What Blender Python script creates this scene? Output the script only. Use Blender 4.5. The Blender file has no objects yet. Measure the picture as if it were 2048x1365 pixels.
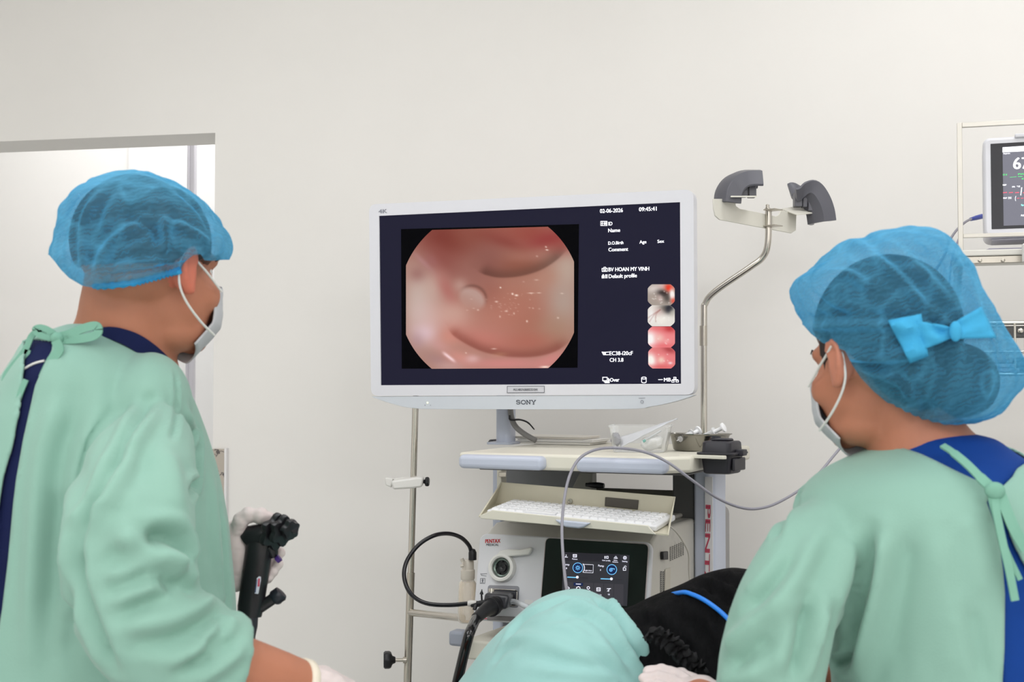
import bpy, bmesh, math, random
import numpy as np
from mathutils import Vector, Matrix, noise
from mathutils.bvhtree import BVHTree

random.seed(4)
C = bpy.context.scene.collection
SC = bpy.context.scene
PI = math.pi
V = Vector

# ------------------------------------------------------------------ camera
FPX = 2600.0
CAM = V((0.0, 0.0, 1.43))
PITCH = math.atan(82.5 / FPX)
RT = V((1, 0, 0)); UP = V((0, -math.sin(PITCH), math.cos(PITCH))); FW = V((0, math.cos(PITCH), math.sin(PITCH)))
cd = bpy.data.cameras.new('camera')
cam = bpy.data.objects.new('camera', cd); C.objects.link(cam)
cam.location = CAM; cam.rotation_euler = (PI / 2 + PITCH, 0, 0)
cd.sensor_width = 36.0; cd.lens = FPX / 2048 * 36.0
cd.clip_start = 0.05
cd.dof.use_dof = True; cd.dof.focus_distance = 2.65; cd.dof.aperture_fstop = 7.0
SC.camera = cam

# ------------------------------------------------------------------ world, lamps, exposure
w = bpy.data.worlds.new('world'); SC.world = w; w.use_nodes = True
w.node_tree.nodes['Background'].inputs[0].default_value = (0.9, 0.95, 1.0, 1)
w.node_tree.nodes['Background'].inputs[1].default_value = 0.3
vs = SC.view_settings
vs.view_transform = 'Standard'; vs.look = 'None'; vs.exposure = 0.0; vs.gamma = 1.0; vs.use_curve_mapping = False

def area(name, loc, size, power, col=(0.985, 0.99, 1.0), rot=(0, 0, 0)):
    l = bpy.data.lights.new(name, 'AREA'); l.shape = 'RECTANGLE'; l.size, l.size_y = size
    l.energy = power; l.color = col
    o = bpy.data.objects.new(name, l); C.objects.link(o); o.location = loc; o.rotation_euler = rot
    return o
area('ceiling_lamp', (-1.0, 1.3, 2.93), (0.6, 1.2), 8)
area('ceiling_lamp', (1.0, 1.2, 2.93), (0.6, 1.2), 8)
area('ceiling_lamp', (-0.9, 2.1, 2.93), (1.2, 0.5), 7.5)
area('ceiling_lamp', (1.1, 2.25, 2.93), (1.0, 0.4), 7.5)
area('ceiling_lamp', (-1.0, -1.1, 2.93), (1.3, 1.3), 42)
area('ceiling_lamp', (0.9, -1.1, 2.93), (1.3, 1.3), 39)
area('corridor_lamp', (-1.3, 4.7, 2.9), (1.4, 0.9), 15, (1, 1, 1))

# ------------------------------------------------------------------ pixel helpers (frame 2048 x 1365)
def ray(px, py):
    return RT * ((px - 1024) / FPX) + UP * ((682.5 - py) / FPX) + FW
def P(px, py, Y):
    d = ray(px, py); return CAM + d * (Y / d.y)
def proj(p):
    q = V(p) - CAM; z = q.dot(FW)
    return (1024 + FPX * q.dot(RT) / z, 682.5 - FPX * q.dot(UP) / z)

class Frame:
    """local axes: r (right), b (back, away), u (up)"""
    def __init__(s, o, yaw=0.0, tilt=0.0):
        s.o = V(o); a = math.radians(yaw); t = math.radians(tilt)
        s.r = V((math.cos(a), -math.sin(a), 0)); f = V((math.sin(a), math.cos(a), 0))
        s.u = V((0, 0, 1)) * math.cos(t) + f * math.sin(t)
        s.b = f * math.cos(t) - V((0, 0, 1)) * math.sin(t)
    def __call__(s, x, y, z): return s.o + s.r * x + s.b * y + s.u * z
    def hit(s, px, py, y=0.0):
        d = ray(px, py); o = s.o + s.b * y
        t = (o - CAM).dot(s.b) / d.dot(s.b)
        q = CAM + d * t - s.o
        return q.dot(s.r), q.dot(s.u)
    def at(s, px, py, y=0.0):
        x, z = s.hit(px, py, y); return s(x, y, z)
    def loc(s, p):
        q = V(p) - s.o; return q.dot(s.r), q.dot(s.b), q.dot(s.u)

# ------------------------------------------------------------------ materials
def lin(c):
    return tuple((x / 12.92 if x <= 0.04045 else ((x + 0.055) / 1.055) ** 2.4) for x in (v / 255 for v in c)) + (1,)
MATS = {}
def mat(name, rgb, rough=0.5, metal=0.0, spec=0.5, var=0.0, scale=20.0, bump=0.0, bscale=200.0, emit=0.0, alpha=1.0, trans=0.0, ior=1.45, sheen=0.0, subs=0.0, coat=0.0, stretch=None):
    if name in MATS: return MATS[name]
    m = bpy.data.materials.new(name); m.use_nodes = True; MATS[name] = m
    nt = m.node_tree; n = nt.nodes; b = n['Principled BSDF']
    b.inputs['Base Color'].default_value = lin(rgb)
    b.inputs['Roughness'].default_value = rough; b.inputs['Metallic'].default_value = metal
    b.inputs['Specular IOR Level'].default_value = spec; b.inputs['IOR'].default_value = ior
    b.inputs['Transmission Weight'].default_value = trans; b.inputs['Alpha'].default_value = alpha
    b.inputs['Coat Weight'].default_value = coat
    b.inputs['Sheen Weight'].default_value = sheen
    if subs:
        b.inputs['Subsurface Weight'].default_value = subs; b.inputs['Subsurface Radius'].default_value = (0.012, 0.005, 0.003)
    if emit:
        b.inputs['Emission Color'].default_value = lin(rgb); b.inputs['Emission Strength'].default_value = emit
    if var or bump:
        tc = n.new('ShaderNodeTexCoord'); src = tc.outputs['Object']
        if stretch:
            mp = n.new('ShaderNodeMapping'); mp.inputs['Scale'].default_value = stretch
            nt.links.new(src, mp.inputs[0]); src = mp.outputs[0]
    if var:
        nz = n.new('ShaderNodeTexNoise'); nz.inputs['Scale'].default_value = scale; nz.inputs['Detail'].default_value = 4
        nt.links.new(src, nz.inputs[0])
        rp = n.new('ShaderNodeValToRGB'); l = lin(rgb)
        rp.color_ramp.elements[0].color = tuple(max(0, x * (1 - var)) for x in l[:3]) + (1,)
        rp.color_ramp.elements[1].color = tuple(min(1, x * (1 + var)) for x in l[:3]) + (1,)
        rp.color_ramp.elements[0].position = 0.3; rp.color_ramp.elements[1].position = 0.7
        nt.links.new(nz.outputs[0], rp.inputs[0]); nt.links.new(rp.outputs[0], b.inputs['Base Color'])
    if bump:
        nb = n.new('ShaderNodeTexNoise'); nb.inputs['Scale'].default_value = bscale; nb.inputs['Detail'].default_value = 3
        nt.links.new(src, nb.inputs[0])
        bp = n.new('ShaderNodeBump'); bp.inputs['Strength'].default_value = bump; bp.inputs['Distance'].default_value = 0.002
        nt.links.new(nb.outputs[0], bp.inputs['Height']); nt.links.new(bp.outputs[0], b.inputs['Normal'])
    return m

def attr_mat(name, emit=1.0):
    if name in MATS: return MATS[name]
    m = bpy.data.materials.new(name); m.use_nodes = True; MATS[name] = m
    nt = m.node_tree; b = nt.nodes['Principled BSDF']
    a = nt.nodes.new('ShaderNodeAttribute'); a.attribute_name = 'Col'
    b.inputs['Base Color'].default_value = (0.01, 0.01, 0.01, 1); b.inputs['Roughness'].default_value = 0.5
    b.inputs['Specular IOR Level'].default_value = 0.1
    nt.links.new(a.outputs[0], b.inputs['Emission Color']); b.inputs['Emission Strength'].default_value = emit
    return m

def cap_mat():
    m = bpy.data.materials.new('crepe_nonwoven_blue'); m.use_nodes = True
    nt = m.node_tree; n = nt.nodes; L = nt.links.new
    out = n['Material Output']; b = n['Principled BSDF']
    b.inputs['Base Color'].default_value = lin((104, 194, 236)); b.inputs['Roughness'].default_value = 0.75
    b.inputs['Specular IOR Level'].default_value = 0.25
    tr = n.new('ShaderNodeBsdfTransparent'); tr.inputs[0].default_value = lin((190, 226, 245))
    tl = n.new('ShaderNodeBsdfTranslucent'); tl.inputs[0].default_value = lin((96, 190, 236))
    tc = n.new('ShaderNodeTexCoord')
    mp = n.new('ShaderNodeMapping'); mp.inputs['Scale'].default_value = (1, 1, 1); mp.inputs['Rotation'].default_value = (0.2, 0.3, 0.3)
    L(tc.outputs['Object'], mp.inputs[0])
    wv = n.new('ShaderNodeTexWave'); wv.inputs['Scale'].default_value = 52; wv.inputs['Distortion'].default_value = 9
    wv.inputs['Detail'].default_value = 2; wv.inputs['Detail Scale'].default_value = 1.5; wv.bands_direction = 'Z'
    L(mp.outputs[0], wv.inputs[0])
    lw = n.new('ShaderNodeLayerWeight'); lw.inputs[0].default_value = 0.45
    # crumples: sharp ridges of a stretched noise where the fabric doubles up
    nr = n.new('ShaderNodeTexNoise'); nr.inputs['Scale'].default_value = 13; nr.inputs['Detail'].default_value = 1.5; L(tc.outputs['Object'], nr.inputs[0])
    r1 = n.new('ShaderNodeMath'); r1.operation = 'SUBTRACT'; L(nr.outputs[0], r1.inputs[0]); r1.inputs[1].default_value = 0.5
    r2 = n.new('ShaderNodeMath'); r2.operation = 'ABSOLUTE'; L(r1.outputs[0], r2.inputs[0])
    r3 = n.new('ShaderNodeMapRange'); L(r2.outputs[0], r3.inputs[0]); r3.inputs[1].default_value = 0.0; r3.inputs[2].default_value = 0.05; r3.inputs[3].default_value = 0.17; r3.inputs[4].default_value = 0.0
    nb = n.new('ShaderNodeTexNoise'); nb.inputs['Scale'].default_value = 9; L(tc.outputs['Object'], nb.inputs[0])
    r4 = n.new('ShaderNodeMath'); r4.operation = 'MULTIPLY_ADD'; L(nb.outputs[0], r4.inputs[0]); r4.inputs[1].default_value = 0.40; L(r3.outputs[0], r4.inputs[2])
    # thin fabric: see-through when faced squarely, denser along folds and at grazing view
    a1 = n.new('ShaderNodeMath'); a1.operation = 'MULTIPLY_ADD'; L(wv.outputs[1], a1.inputs[0]); a1.inputs[1].default_value = 0.10; L(r4.outputs[0], a1.inputs[2])
    a2 = n.new('ShaderNodeMath'); a2.operation = 'MULTIPLY_ADD'; L(lw.outputs['Facing'], a2.inputs[0]); a2.inputs[1].default_value = 0.5
    L(a1.outputs[0], a2.inputs[2]); a2.use_clamp = True
    mx0 = n.new('ShaderNodeMixShader'); mx0.inputs[0].default_value = 0.35; L(b.outputs[0], mx0.inputs[1]); L(tl.outputs[0], mx0.inputs[2])
    mx = n.new('ShaderNodeMixShader'); L(a2.outputs[0], mx.inputs[0]); L(tr.outputs[0], mx.inputs[1]); L(mx0.outputs[0], mx.inputs[2])
    bp = n.new('ShaderNodeBump'); bp.inputs['Strength'].default_value = 0.25; bp.inputs['Distance'].default_value = 0.002
    L(wv.outputs[1], bp.inputs['Height']); L(bp.outputs[0], b.inputs['Normal'])
    L(mx.outputs[0], out.inputs[0])
    return m

def clear_mat(name, rgb, amount, rough=0.1):
    m = bpy.data.materials.new(name); m.use_nodes = True; MATS[name] = m
    nt = m.node_tree; n = nt.nodes; b = n['Principled BSDF']
    b.inputs['Base Color'].default_value = lin(rgb); b.inputs['Roughness'].default_value = rough
    tr = n.new('ShaderNodeBsdfTransparent'); mx = n.new('ShaderNodeMixShader')
    lw = n.new('ShaderNodeLayerWeight'); lw.inputs[0].default_value = 0.3
    ma = n.new('ShaderNodeMath'); ma.operation = 'ADD'; ma.use_clamp = True; ma.inputs[1].default_value = amount
    nt.links.new(lw.outputs['Facing'], ma.inputs[0])
    nt.links.new(ma.outputs[0], mx.inputs[0]); nt.links.new(tr.outputs[0], mx.inputs[1]); nt.links.new(b.outputs[0], mx.inputs[2])
    nt.links.new(mx.outputs[0], n['Material Output'].inputs[0])
    return m

# ------------------------------------------------------------------ mesh builder
class MB:
    def __init__(s): s.v = []; s.f = []
    def add(s, vs, fs):
        k = len(s.v); s.v += [V(p) for p in vs]; s.f += [tuple(i + k for i in f) for f in fs]; return s
    def box(s, F, x0, x1, y0, y1, z0, z1):
        g = F if F else (lambda x, y, z: V((x, y, z)))
        vs = [g(x, y, z) for z in (z0, z1) for y in (y0, y1) for x in (x0, x1)]
        return s.add(vs, [(0, 1, 3, 2), (4, 6, 7, 5), (0, 4, 5, 1), (2, 3, 7, 6), (0, 2, 6, 4), (1, 5, 7, 3)])
    def prism(s, poly, off):
        n = len(poly); off = V(off)
        vs = [V(p) for p in poly] + [V(p) + off for p in poly]
        fs = [tuple(range(n - 1, -1, -1)), tuple(range(n, 2 * n))] + [(i, (i + 1) % n, n + (i + 1) % n, n + i) for i in range(n)]
        return s.add(vs, fs)
    def quad(s, *p): return s.add(p, [tuple(range(len(p)))])
    def rings(s, rr, cap=True, closed=False):
        n = len(rr[0]); m = len(rr); vs = [p for r in rr for p in r]; fs = []
        for i in range(m if closed else m - 1):
            a = i * n; b = ((i + 1) % m) * n
            for j in range(n):
                k = (j + 1) % n; fs.append((a + j, a + k, b + k, b + j))
        if cap and not closed:
            fs.append(tuple(range(n - 1, -1, -1))); fs.append(tuple(range((m - 1) * n, m * n)))
        return s.add(vs, fs)
    def tube(s, pts, r, n=10, cap=True, flat=None, closed=False, up=None):
        """swept tube; r number or list; flat=(ra, rb) multiplies the two cross axes"""
        pts = [V(p) for p in pts]; m = len(pts)
        if not hasattr(r, '__len__'): r = [r] * m
        ref = up; rr = []
        for i in range(m):
            if closed: t = pts[(i + 1) % m] - pts[i - 1]
            else: t = pts[min(i + 1, m - 1)] - pts[max(i - 1, 0)]
            if t.length < 1e-9: t = V((0, 0, 1))
            t.normalize()
            if ref is None: ref = V((0, 0, 1)) if abs(t.z) < 0.9 else V((1, 0, 0))
            a = V(ref) - t * V(ref).dot(t)
            if a.length < 1e-6: a = t.orthogonal()
            a.normalize(); b = t.cross(a)
            if up is None: ref = a
            fa, fb = flat if flat else (1, 1)
            rr.append([pts[i] + a * (math.cos(2 * PI * j / n) * r[i] * fa) + b * (math.sin(2 * PI * j / n) * r[i] * fb) for j in range(n)])
        return s.rings(rr, cap, closed)
    def cyl(s, a, b, r, n=16, r2=None): return s.tube([a, b], [r, r if r2 is None else r2], n)
    def lathe(s, o, axis, prof, n=24, cap=True):
        axis = V(axis).normalized(); a = axis.orthogonal().normalized(); b = axis.cross(a); o = V(o)
        return s.rings([[o + axis * h + (a * math.cos(2 * PI * j / n) + b * math.sin(2 * PI * j / n)) * r for j in range(n)] for r, h in prof], cap)
    def ell(s, c, ax, n=20, m=12):
        """ellipsoid: ax three half-axis vectors"""
        c = V(c); A, B, D = (V(x) for x in ax); rr = []
        for i in range(1, m):
            t = PI * i / m
            rr.append([c + D * math.cos(t) + (A * math.cos(2 * PI * j / n) + B * math.sin(2 * PI * j / n)) * math.sin(t) for j in range(n)])
        vs = [p for r in rr for p in r]; fs = []
        for i in range(m - 2):
            for j in range(n):
                k = (j + 1) % n; fs.append((i * n + j, i * n + k, (i + 1) * n + k, (i + 1) * n + j))
        vs += [c + D, c - D]; T = len(vs) - 2
        for j in range(n):
            k = (j + 1) % n; fs.append((T, k, j)); fs.append((T + 1, (m - 2) * n + j, (m - 2) * n + k))
        return s.add(vs, fs)
    def text_like(s): return s

ORG = {}
def link(o, parent=None):
    C.objects.link(o)
    if parent: o.parent = parent
    return o
def mesh_obj(name, me, m, parent=None, org=None):
    o = bpy.data.objects.new(name, me)
    og = V(org) if org is not None else (ORG[parent] if parent else V((0, 0, 0)))
    if og.length > 0: me.transform(Matrix.Translation(-og))
    if m: me.materials.clear(); me.materials.append(m)
    link(o, parent); ORG[o] = og
    if not parent: o.location = og
    elif (og - ORG[parent]).length > 1e-9: o.location = og - ORG[parent]
    return o
def mk(name, mb, m, parent=None, smooth=None, bevel=0.0, org=None, segs=2, solid=0.0):
    me = bpy.data.meshes.new(name); me.from_pydata([tuple(v) for v in mb.v], [], mb.f)
    bm = bmesh.new(); bm.from_mesh(me); bmesh.ops.recalc_face_normals(bm, faces=bm.faces); bm.to_mesh(me); bm.free()
    if smooth is not None:
        me.shade_smooth(); me.set_sharp_from_angle(angle=math.radians(smooth))
    if org is None and parent is None:
        a = np.array([tuple(v) for v in mb.v]); lo = a.min(0); hi = a.max(0)
        org = V(((lo[0] + hi[0]) / 2, (lo[1] + hi[1]) / 2, lo[2]))
    o = mesh_obj(name, me, m, parent, org)
    if bevel:
        b = o.modifiers.new('bevel', 'BEVEL'); b.width = bevel; b.segments = segs; b.limit_method = 'ANGLE'; b.angle_limit = math.radians(35)
        if smooth is None: me.shade_smooth(); me.set_sharp_from_angle(angle=math.radians(40))
    if solid:
        b = o.modifiers.new('solid', 'SOLIDIFY'); b.thickness = solid; b.offset = 0
    return o
def tag(o, label=None, cat=None, group=None, kind=None):
    if label: o['label'] = label
    if cat: o['category'] = cat
    if group: o['group'] = group
    if kind: o['kind'] = kind
    return o
def thing(name, loc, label, cat, group=None):
    o = bpy.data.objects.new(name, None); o.empty_display_size = 0.05; link(o); o.location = V(loc); ORG[o] = V(loc)
    return tag(o, label, cat, group)
def cr(pts, k=8, closed=False):
    """catmull-rom through points (any dimension)"""
    A = [np.array(tuple(p), float) for p in pts]; n = len(A); out = []
    for i in range(n if closed else n - 1):
        if closed: p0, p1, p2, p3 = A[i - 1], A[i], A[(i + 1) % n], A[(i + 2) % n]
        else:
            p1, p2 = A[i], A[i + 1]; p0 = A[i - 1] if i else 2 * p1 - p2; p3 = A[i + 2] if i + 2 < n else 2 * p2 - p1
        for j in range(k):
            t = j / k
            out.append(0.5 * (2 * p1 + (p2 - p0) * t + (2 * p0 - 5 * p1 + 4 * p2 - p3) * t * t + (3 * p1 - p0 - 3 * p2 + p3) * t ** 3))
    if not closed: out.append(A[-1])
    return out
def crv(pts, k=8, closed=False): return [V(p) for p in cr(pts, k, closed)]
def rrect(x0, x1, z0, z1, r, k=5):
    o = []
    for cx, cz, a0 in ((x1 - r, z1 - r, 0), (x0 + r, z1 - r, 90), (x0 + r, z0 + r, 180), (x1 - r, z0 + r, 270)):
        for j in range(k + 1):
            a = math.radians(a0 + 90 * j / k); o.append((cx + r * math.cos(a), cz + r * math.sin(a)))
    return o

def text_mesh(s, bold=0.0, shear=0.0):
    cu = bpy.data.curves.new('t', 'FONT'); cu.body = s; cu.size = 1.0; cu.offset = bold; cu.shear = shear; cu.resolution_u = 3
    o = bpy.data.objects.new('t', cu); C.objects.link(o)
    dg = bpy.context.evaluated_depsgraph_get(); dg.update()
    me = bpy.data.meshes.new_from_object(o.evaluated_get(dg))
    bpy.data.objects.remove(o); bpy.data.curves.remove(cu)
    return me
def lettering(s, F, pl, pr, h, y, m, parent, bold=0.02, name='lettering', rot=False, cap='H', lift=0.0006):
    """flat letters on plane y of frame F: baseline from pixel pl to pixel pr, cap height h pixels"""
    me = text_mesh(s, 0.0)
    if bold > 0:                       # heavier type: strike twice, side by side
        bm = bmesh.new(); bm.from_mesh(me); g = bmesh.ops.duplicate(bm, geom=bm.verts[:] + bm.edges[:] + bm.faces[:])['geom']
        for v in g:
            if isinstance(v, bmesh.types.BMVert): v.co.x += bold
        bm.to_mesh(me); bm.free()
    n = len(me.vertices); co = np.zeros(n * 3); me.vertices.foreach_get('co', co); co = co.reshape(-1, 3)
    x0, x1 = co[:, 0].min(), co[:, 0].max()
    cap_h = 0.72
    A = V(F.hit(pl[0], pl[1], y) + (0,)); B = V(F.hit(pr[0], pr[1], y) + (0,))
    d = B - A; W = d.length; d.normalize(); nrm = V((-d.y, d.x, 0))
    hx = (V(F.hit(pl[0], pl[1], y) + (0,)) - V(F.hit(pl[0] + (0 if abs(d.x) > .7 else h), pl[1] - (h if abs(d.x) > .7 else 0), y) + (0,))).length
    for i, vtx in enumerate(me.vertices):
        q = A + d * ((co[i, 0] - x0) / (x1 - x0) * W) + nrm * (co[i, 1] / cap_h * hx)
        vtx.co = F(q.x, y - lift, q.y)
    return mesh_obj(name, me, m, parent)

# ------------------------------------------------------------------ cloth / body tools
def loft(rows, nseg=48, k=6, power=2.0):
    """rows (py, xl, xr, Y, ry): horizontal oval sections, returns MB"""
    R = cr(rows, k); mb = MB(); rr = []
    for py, xl, xr, Y, ry in R:
        a = P(xl, py, Y); b = P(xr, py, Y); c = (a + b) / 2; rx = (b.x - a.x) / 2
        ring = []
        for j in range(nseg):
            t = 2 * PI * j / nseg; cx, sx = math.cos(t), math.sin(t); e = 2.0 / power
            ring.append(V((c.x + rx * math.copysign(abs(cx) ** e, cx), c.y + ry * math.copysign(abs(sx) ** e, sx), c.z)))
        rr.append(ring)
    return mb.rings(rr)
def union(mbs, voxel, smooth=4, factor=0.5):
    mb = MB()
    for q in mbs: mb.add(q.v, q.f)
    me = bpy.data.meshes.new('u'); me.from_pydata([tuple(v) for v in mb.v], [], mb.f)
    bm = bmesh.new(); bm.from_mesh(me); bmesh.ops.recalc_face_normals(bm, faces=bm.faces); bm.to_mesh(me); bm.free()
    o = bpy.data.objects.new('u', me); C.objects.link(o)
    r = o.modifiers.new('r', 'REMESH'); r.mode = 'VOXEL'; r.voxel_size = voxel; r.use_smooth_shade = True
    if smooth:
        s = o.modifiers.new('s', 'SMOOTH'); s.factor = factor; s.iterations = smooth
    dg = bpy.context.evaluated_depsgraph_get(); dg.update()
    out = bpy.data.meshes.new_from_object(o.evaluated_get(dg))
    bpy.data.objects.remove(o); bpy.data.meshes.remove(me)
    out.shade_smooth()
    return out
def co_get(me):
    a = np.zeros(len(me.vertices) * 3); me.vertices.foreach_get('co', a); return a.reshape(-1, 3)
def no_get(me):
    return np.array([tuple(n.vector) for n in me.vertex_normals])
def co_set(me, a): me.vertices.foreach_set('co', a.ravel()); me.update()
def bvh(me):
    return BVHTree.FromPolygons([v.co.copy() for v in me.vertices], [tuple(p.vertices) for p in me.polygons])
def cast(tree, px, py, Y=None):
    d = ray(px, py).normalized(); h = tree.ray_cast(CAM, d)
    return h[0]
FOLD = 1.25
def folds(me, lines, ripple=0.0, rscale=9.0, stretch=(1, 1, .35)):
    """lines: (pixel polyline, amplitude m, width m); negative amplitude is a crease"""
    tree = bvh(me); co = co_get(me); no = no_get(me); disp = np.zeros(len(co))
    for pts, amp, wd in lines:
        q = []
        for p in cr(pts, 5):
            h = cast(tree, p[0], p[1])
            if h: q.append(tuple(h))
        if len(q) < 2: continue
        q = np.array(q); best = np.full(len(co), 1e9); par = np.zeros(len(co)); S = len(q) - 1
        for i in range(S):
            a, b = q[i], q[i + 1]; ab = b - a; t = np.clip(((co - a) @ ab) / max(ab @ ab, 1e-12), 0, 1)
            d = np.linalg.norm(co - a - t[:, None] * ab, axis=1); mk_ = d < best
            best[mk_] = d[mk_]; par[mk_] = (i + t[mk_]) / S
        taper = np.clip(np.minimum(par, 1 - par) * 5 + 0.25, 0, 1)
        disp += FOLD * amp * taper * (np.exp(-(best / wd) ** 2) - 0.45 * np.exp(-((best - 1.9 * wd) / wd) ** 2))
    if ripple:
        for i, c in enumerate(co):
            disp[i] += ripple * noise.noise(V((c[0] * rscale * stretch[0], c[1] * rscale * stretch[1], c[2] * rscale * stretch[2])))
    co_set(me, co + no * disp[:, None])
def in_poly(x, y, poly):
    c = False; n = len(poly)
    for i in range(n):
        x1, y1 = poly[i]; x2, y2 = poly[i - 1]
        if (y1 > y) != (y2 > y) and x < (x2 - x1) * (y - y1) / (y2 - y1) + x1: c = not c
    return c
def carve(me, polys, front=True):
    """cut openings in cloth where they project into the pixel polygons (camera-facing side), edges snapped smooth"""
    bm = bmesh.new(); bm.from_mesh(me); bm.normal_update()
    kill = []; 
    for f in bm.faces:
        c = f.calc_center_median()
        if front and f.normal.dot(c - CAM) > 0.02: continue
        x, y = proj(c)
        if any(in_poly(x, y, p) for p in polys): kill.append(f)
    bmesh.ops.delete(bm, geom=kill, context='FACES')
    for v in bm.verts:
        if not v.is_boundary: continue
        x, y = proj(v.co); best = (1e9, 0, 0)
        for p in polys:
            for i in range(len(p)):
                x1, y1 = p[i]; x2, y2 = p[i - 1]; dx, dy = x2 - x1, y2 - y1
                t = max(0, min(1, ((x - x1) * dx + (y - y1) * dy) / (dx * dx + dy * dy + 1e-9)))
                qx, qy = x1 + dx * t, y1 + dy * t; d = (x - qx) ** 2 + (y - qy) ** 2
                if d < best[0]: best = (d, qx, qy)
        if best[0] < 14 ** 2:
            v.co = P(best[1], best[2], v.co.y)
    seen = set(); small = []
    for f in bm.faces:
        if f in seen: continue
        st = [f]; seen.add(f); comp = []
        while st:
            g = st.pop(); comp.append(g)
            for e in g.edges:
                for h in e.link_faces:
                    if h not in seen: seen.add(h); st.append(h)
        if len(comp) < 400: small += comp
    if small: bmesh.ops.delete(bm, geom=small, context='FACES')
    bm.to_mesh(me); bm.free(); me.shade_smooth()
def band(pts, wdt, up, thick=0.0012):
    """flat ribbon along points, wide axis = up"""
    mb = MB(); rr = []; pts = [V(p) for p in pts]
    for i, p in enumerate(pts):
        t = (pts[min(i + 1, len(pts) - 1)] - pts[max(i - 1, 0)]).normalized()
        a = (V(up) - t * V(up).dot(t)).normalized(); b = t.cross(a)
        wv = wdt[i] if hasattr(wdt, '__len__') else wdt
        rr.append([p + a * wv / 2 + b * thick, p - a * wv / 2 + b * thick, p - a * wv / 2 - b * thick, p + a * wv / 2 - b * thick])
    return mb.rings(rr)
# ================================================================== setting
wall_m = mat('wall_paint', (240, 237, 233), 0.55, spec=0.3, var=0.015, scale=3, bump=0.05, bscale=60)
WY = 11.3
WF = Frame((0, 3.30, 0), WY)               # back wall plane, right side nearer
def struct(name, mb, m, bevel=0.0):
    o = mk(name, mb, m, bevel=bevel); o['kind'] = 'structure'; return o
xd, _ = WF.hit(428, 600); dz = WF.hit(428, 266)[1]; xl = -2.75; T = 0.16
xdl = xd - 1.25
mb = MB()
mb.box(WF, xd, 2.3, 0, T, 0, 3.0); mb.box(WF, xl, xdl, 0, T, 0, 3.0); mb.box(WF, xdl, xd, 0, T, dz, 3.0)
struct('wall_back', mb, wall_m)
mb = MB(); mb.box(None, -2.75, -2.65, -2.2, 3.9, 0, 3.0); struct('wall_left', mb, wall_m)
mb = MB(); mb.box(None, 2.05, 2.15, -2.2, 2.95, 0, 3.0); struct('wall_right', mb, wall_m)
mb = MB(); mb.box(None, -2.75, 2.15, -2.3, -2.2, 0, 3.0); struct('wall_rear', mb, wall_m)
mb = MB(); mb.box(None, -2.9, 2.4, -2.4, 6.4, 3.0, 3.1); struct('ceiling', mb, mat('ceiling_paint', (246, 246, 244), 0.8, var=0.01))
mb = MB(); mb.box(None, -2.9, 2.4, -2.4, 6.4, -0.1, 0.0); struct('floor', mb, mat('floor_vinyl', (206, 208, 206), 0.35, var=0.05, scale=6))
# lit room beyond the doorway
lit = mat('corridor_paint', (246, 244, 241), 0.6, spec=0.3, var=0.008, scale=2)
cx = P(257, 500, 5.4).x
mb = MB(); mb.box(None, -2.85, cx, 5.4, 5.5, 0, 3.0); struct('wall_far', mb, lit)
mb = MB(); mb.prism([V((cx, 5.39, 0)), V((cx + 0.02, 5.39, 0)), V((-0.55, 4.75, 0)), V((-0.55, 4.9, 0))], (0, 0, 3.0)); struct('wall_corridor', mb, mat('corridor_paint_lit', (254, 254, 254), 0.6, var=0.005))  # paler copy of the corridor paint: window light put into the colour
mb = MB(); mb.box(None, -2.85, -2.75, 3.9, 5.5, 0, 3.0); struct('wall_corridor_left', mb, lit)
mb = MB(); mb.box(None, -0.55, -0.45, 3.62, 4.9, 0, 3.0); struct('wall_corridor_right', mb, lit)
# grey-white upright frame seen through the doorway
mb = MB(); a = P(371, 700, 4.6).x; b = P(386, 700, 4.6).x
mb.box(None, a, b, 4.6, 4.64, 0, 2.9); mb.box(None, a + .006, a + .010, 4.594, 4.6, 0, 2.9)
struct('trim_1', mb, mat('upvc_frame', (216, 214, 222), 0.35, var=0.01), bevel=0.004)
# marble strip on the doorway edge
m = bpy.data.materials.new('veined_marble'); m.use_nodes = True; nt = m.node_tree; n = nt.nodes; bs = n['Principled BSDF']; bs.inputs['Roughness'].default_value = 0.3
tc = n.new('ShaderNodeTexCoord'); vo = n.new('ShaderNodeTexVoronoi'); vo.feature = 'DISTANCE_TO_EDGE'; vo.inputs['Scale'].default_value = 22
nz = n.new('ShaderNodeTexNoise'); nz.inputs['Scale'].default_value = 9; nz.inputs['Detail'].default_value = 5
mxv = n.new('ShaderNodeMix'); mxv.data_type = 'VECTOR'; mxv.inputs[0].default_value = 0.25
nt.links.new(tc.outputs['Object'], nz.inputs[0]); nt.links.new(tc.outputs['Object'], mxv.inputs[4]); nt.links.new(nz.outputs[1], mxv.inputs[5]); nt.links.new(mxv.outputs[1], vo.inputs[0])
r1 = n.new('ShaderNodeValToRGB'); r1.color_ramp.elements[0].color = lin((62, 58, 62)); r1.color_ramp.elements[1].color = lin((188, 178, 166)); r1.color_ramp.elements[1].position = 0.06
nz2 = n.new('ShaderNodeTexNoise'); nz2.inputs['Scale'].default_value = 14; nt.links.new(tc.outputs['Object'], nz2.inputs[0])
r2 = n.new('ShaderNodeValToRGB'); r2.color_ramp.elements[0].position = 0.58; r2.color_ramp.elements[0].color = (0, 0, 0, 1); r2.color_ramp.elements[1].position = 0.62
nt.links.new(nz2.outputs[0], r2.inputs[0]); mc = n.new('ShaderNodeMix'); mc.data_type = 'RGBA'; nt.links.new(r2.outputs[0], mc.inputs[0]); nt.links.new(vo.outputs[0], r1.inputs[0]); nt.links.new(r1.outputs[0], mc.inputs[6]); mc.inputs[7].default_value = lin((92, 90, 104))
nt.links.new(mc.outputs[2], bs.inputs['Base Color'])
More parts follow.
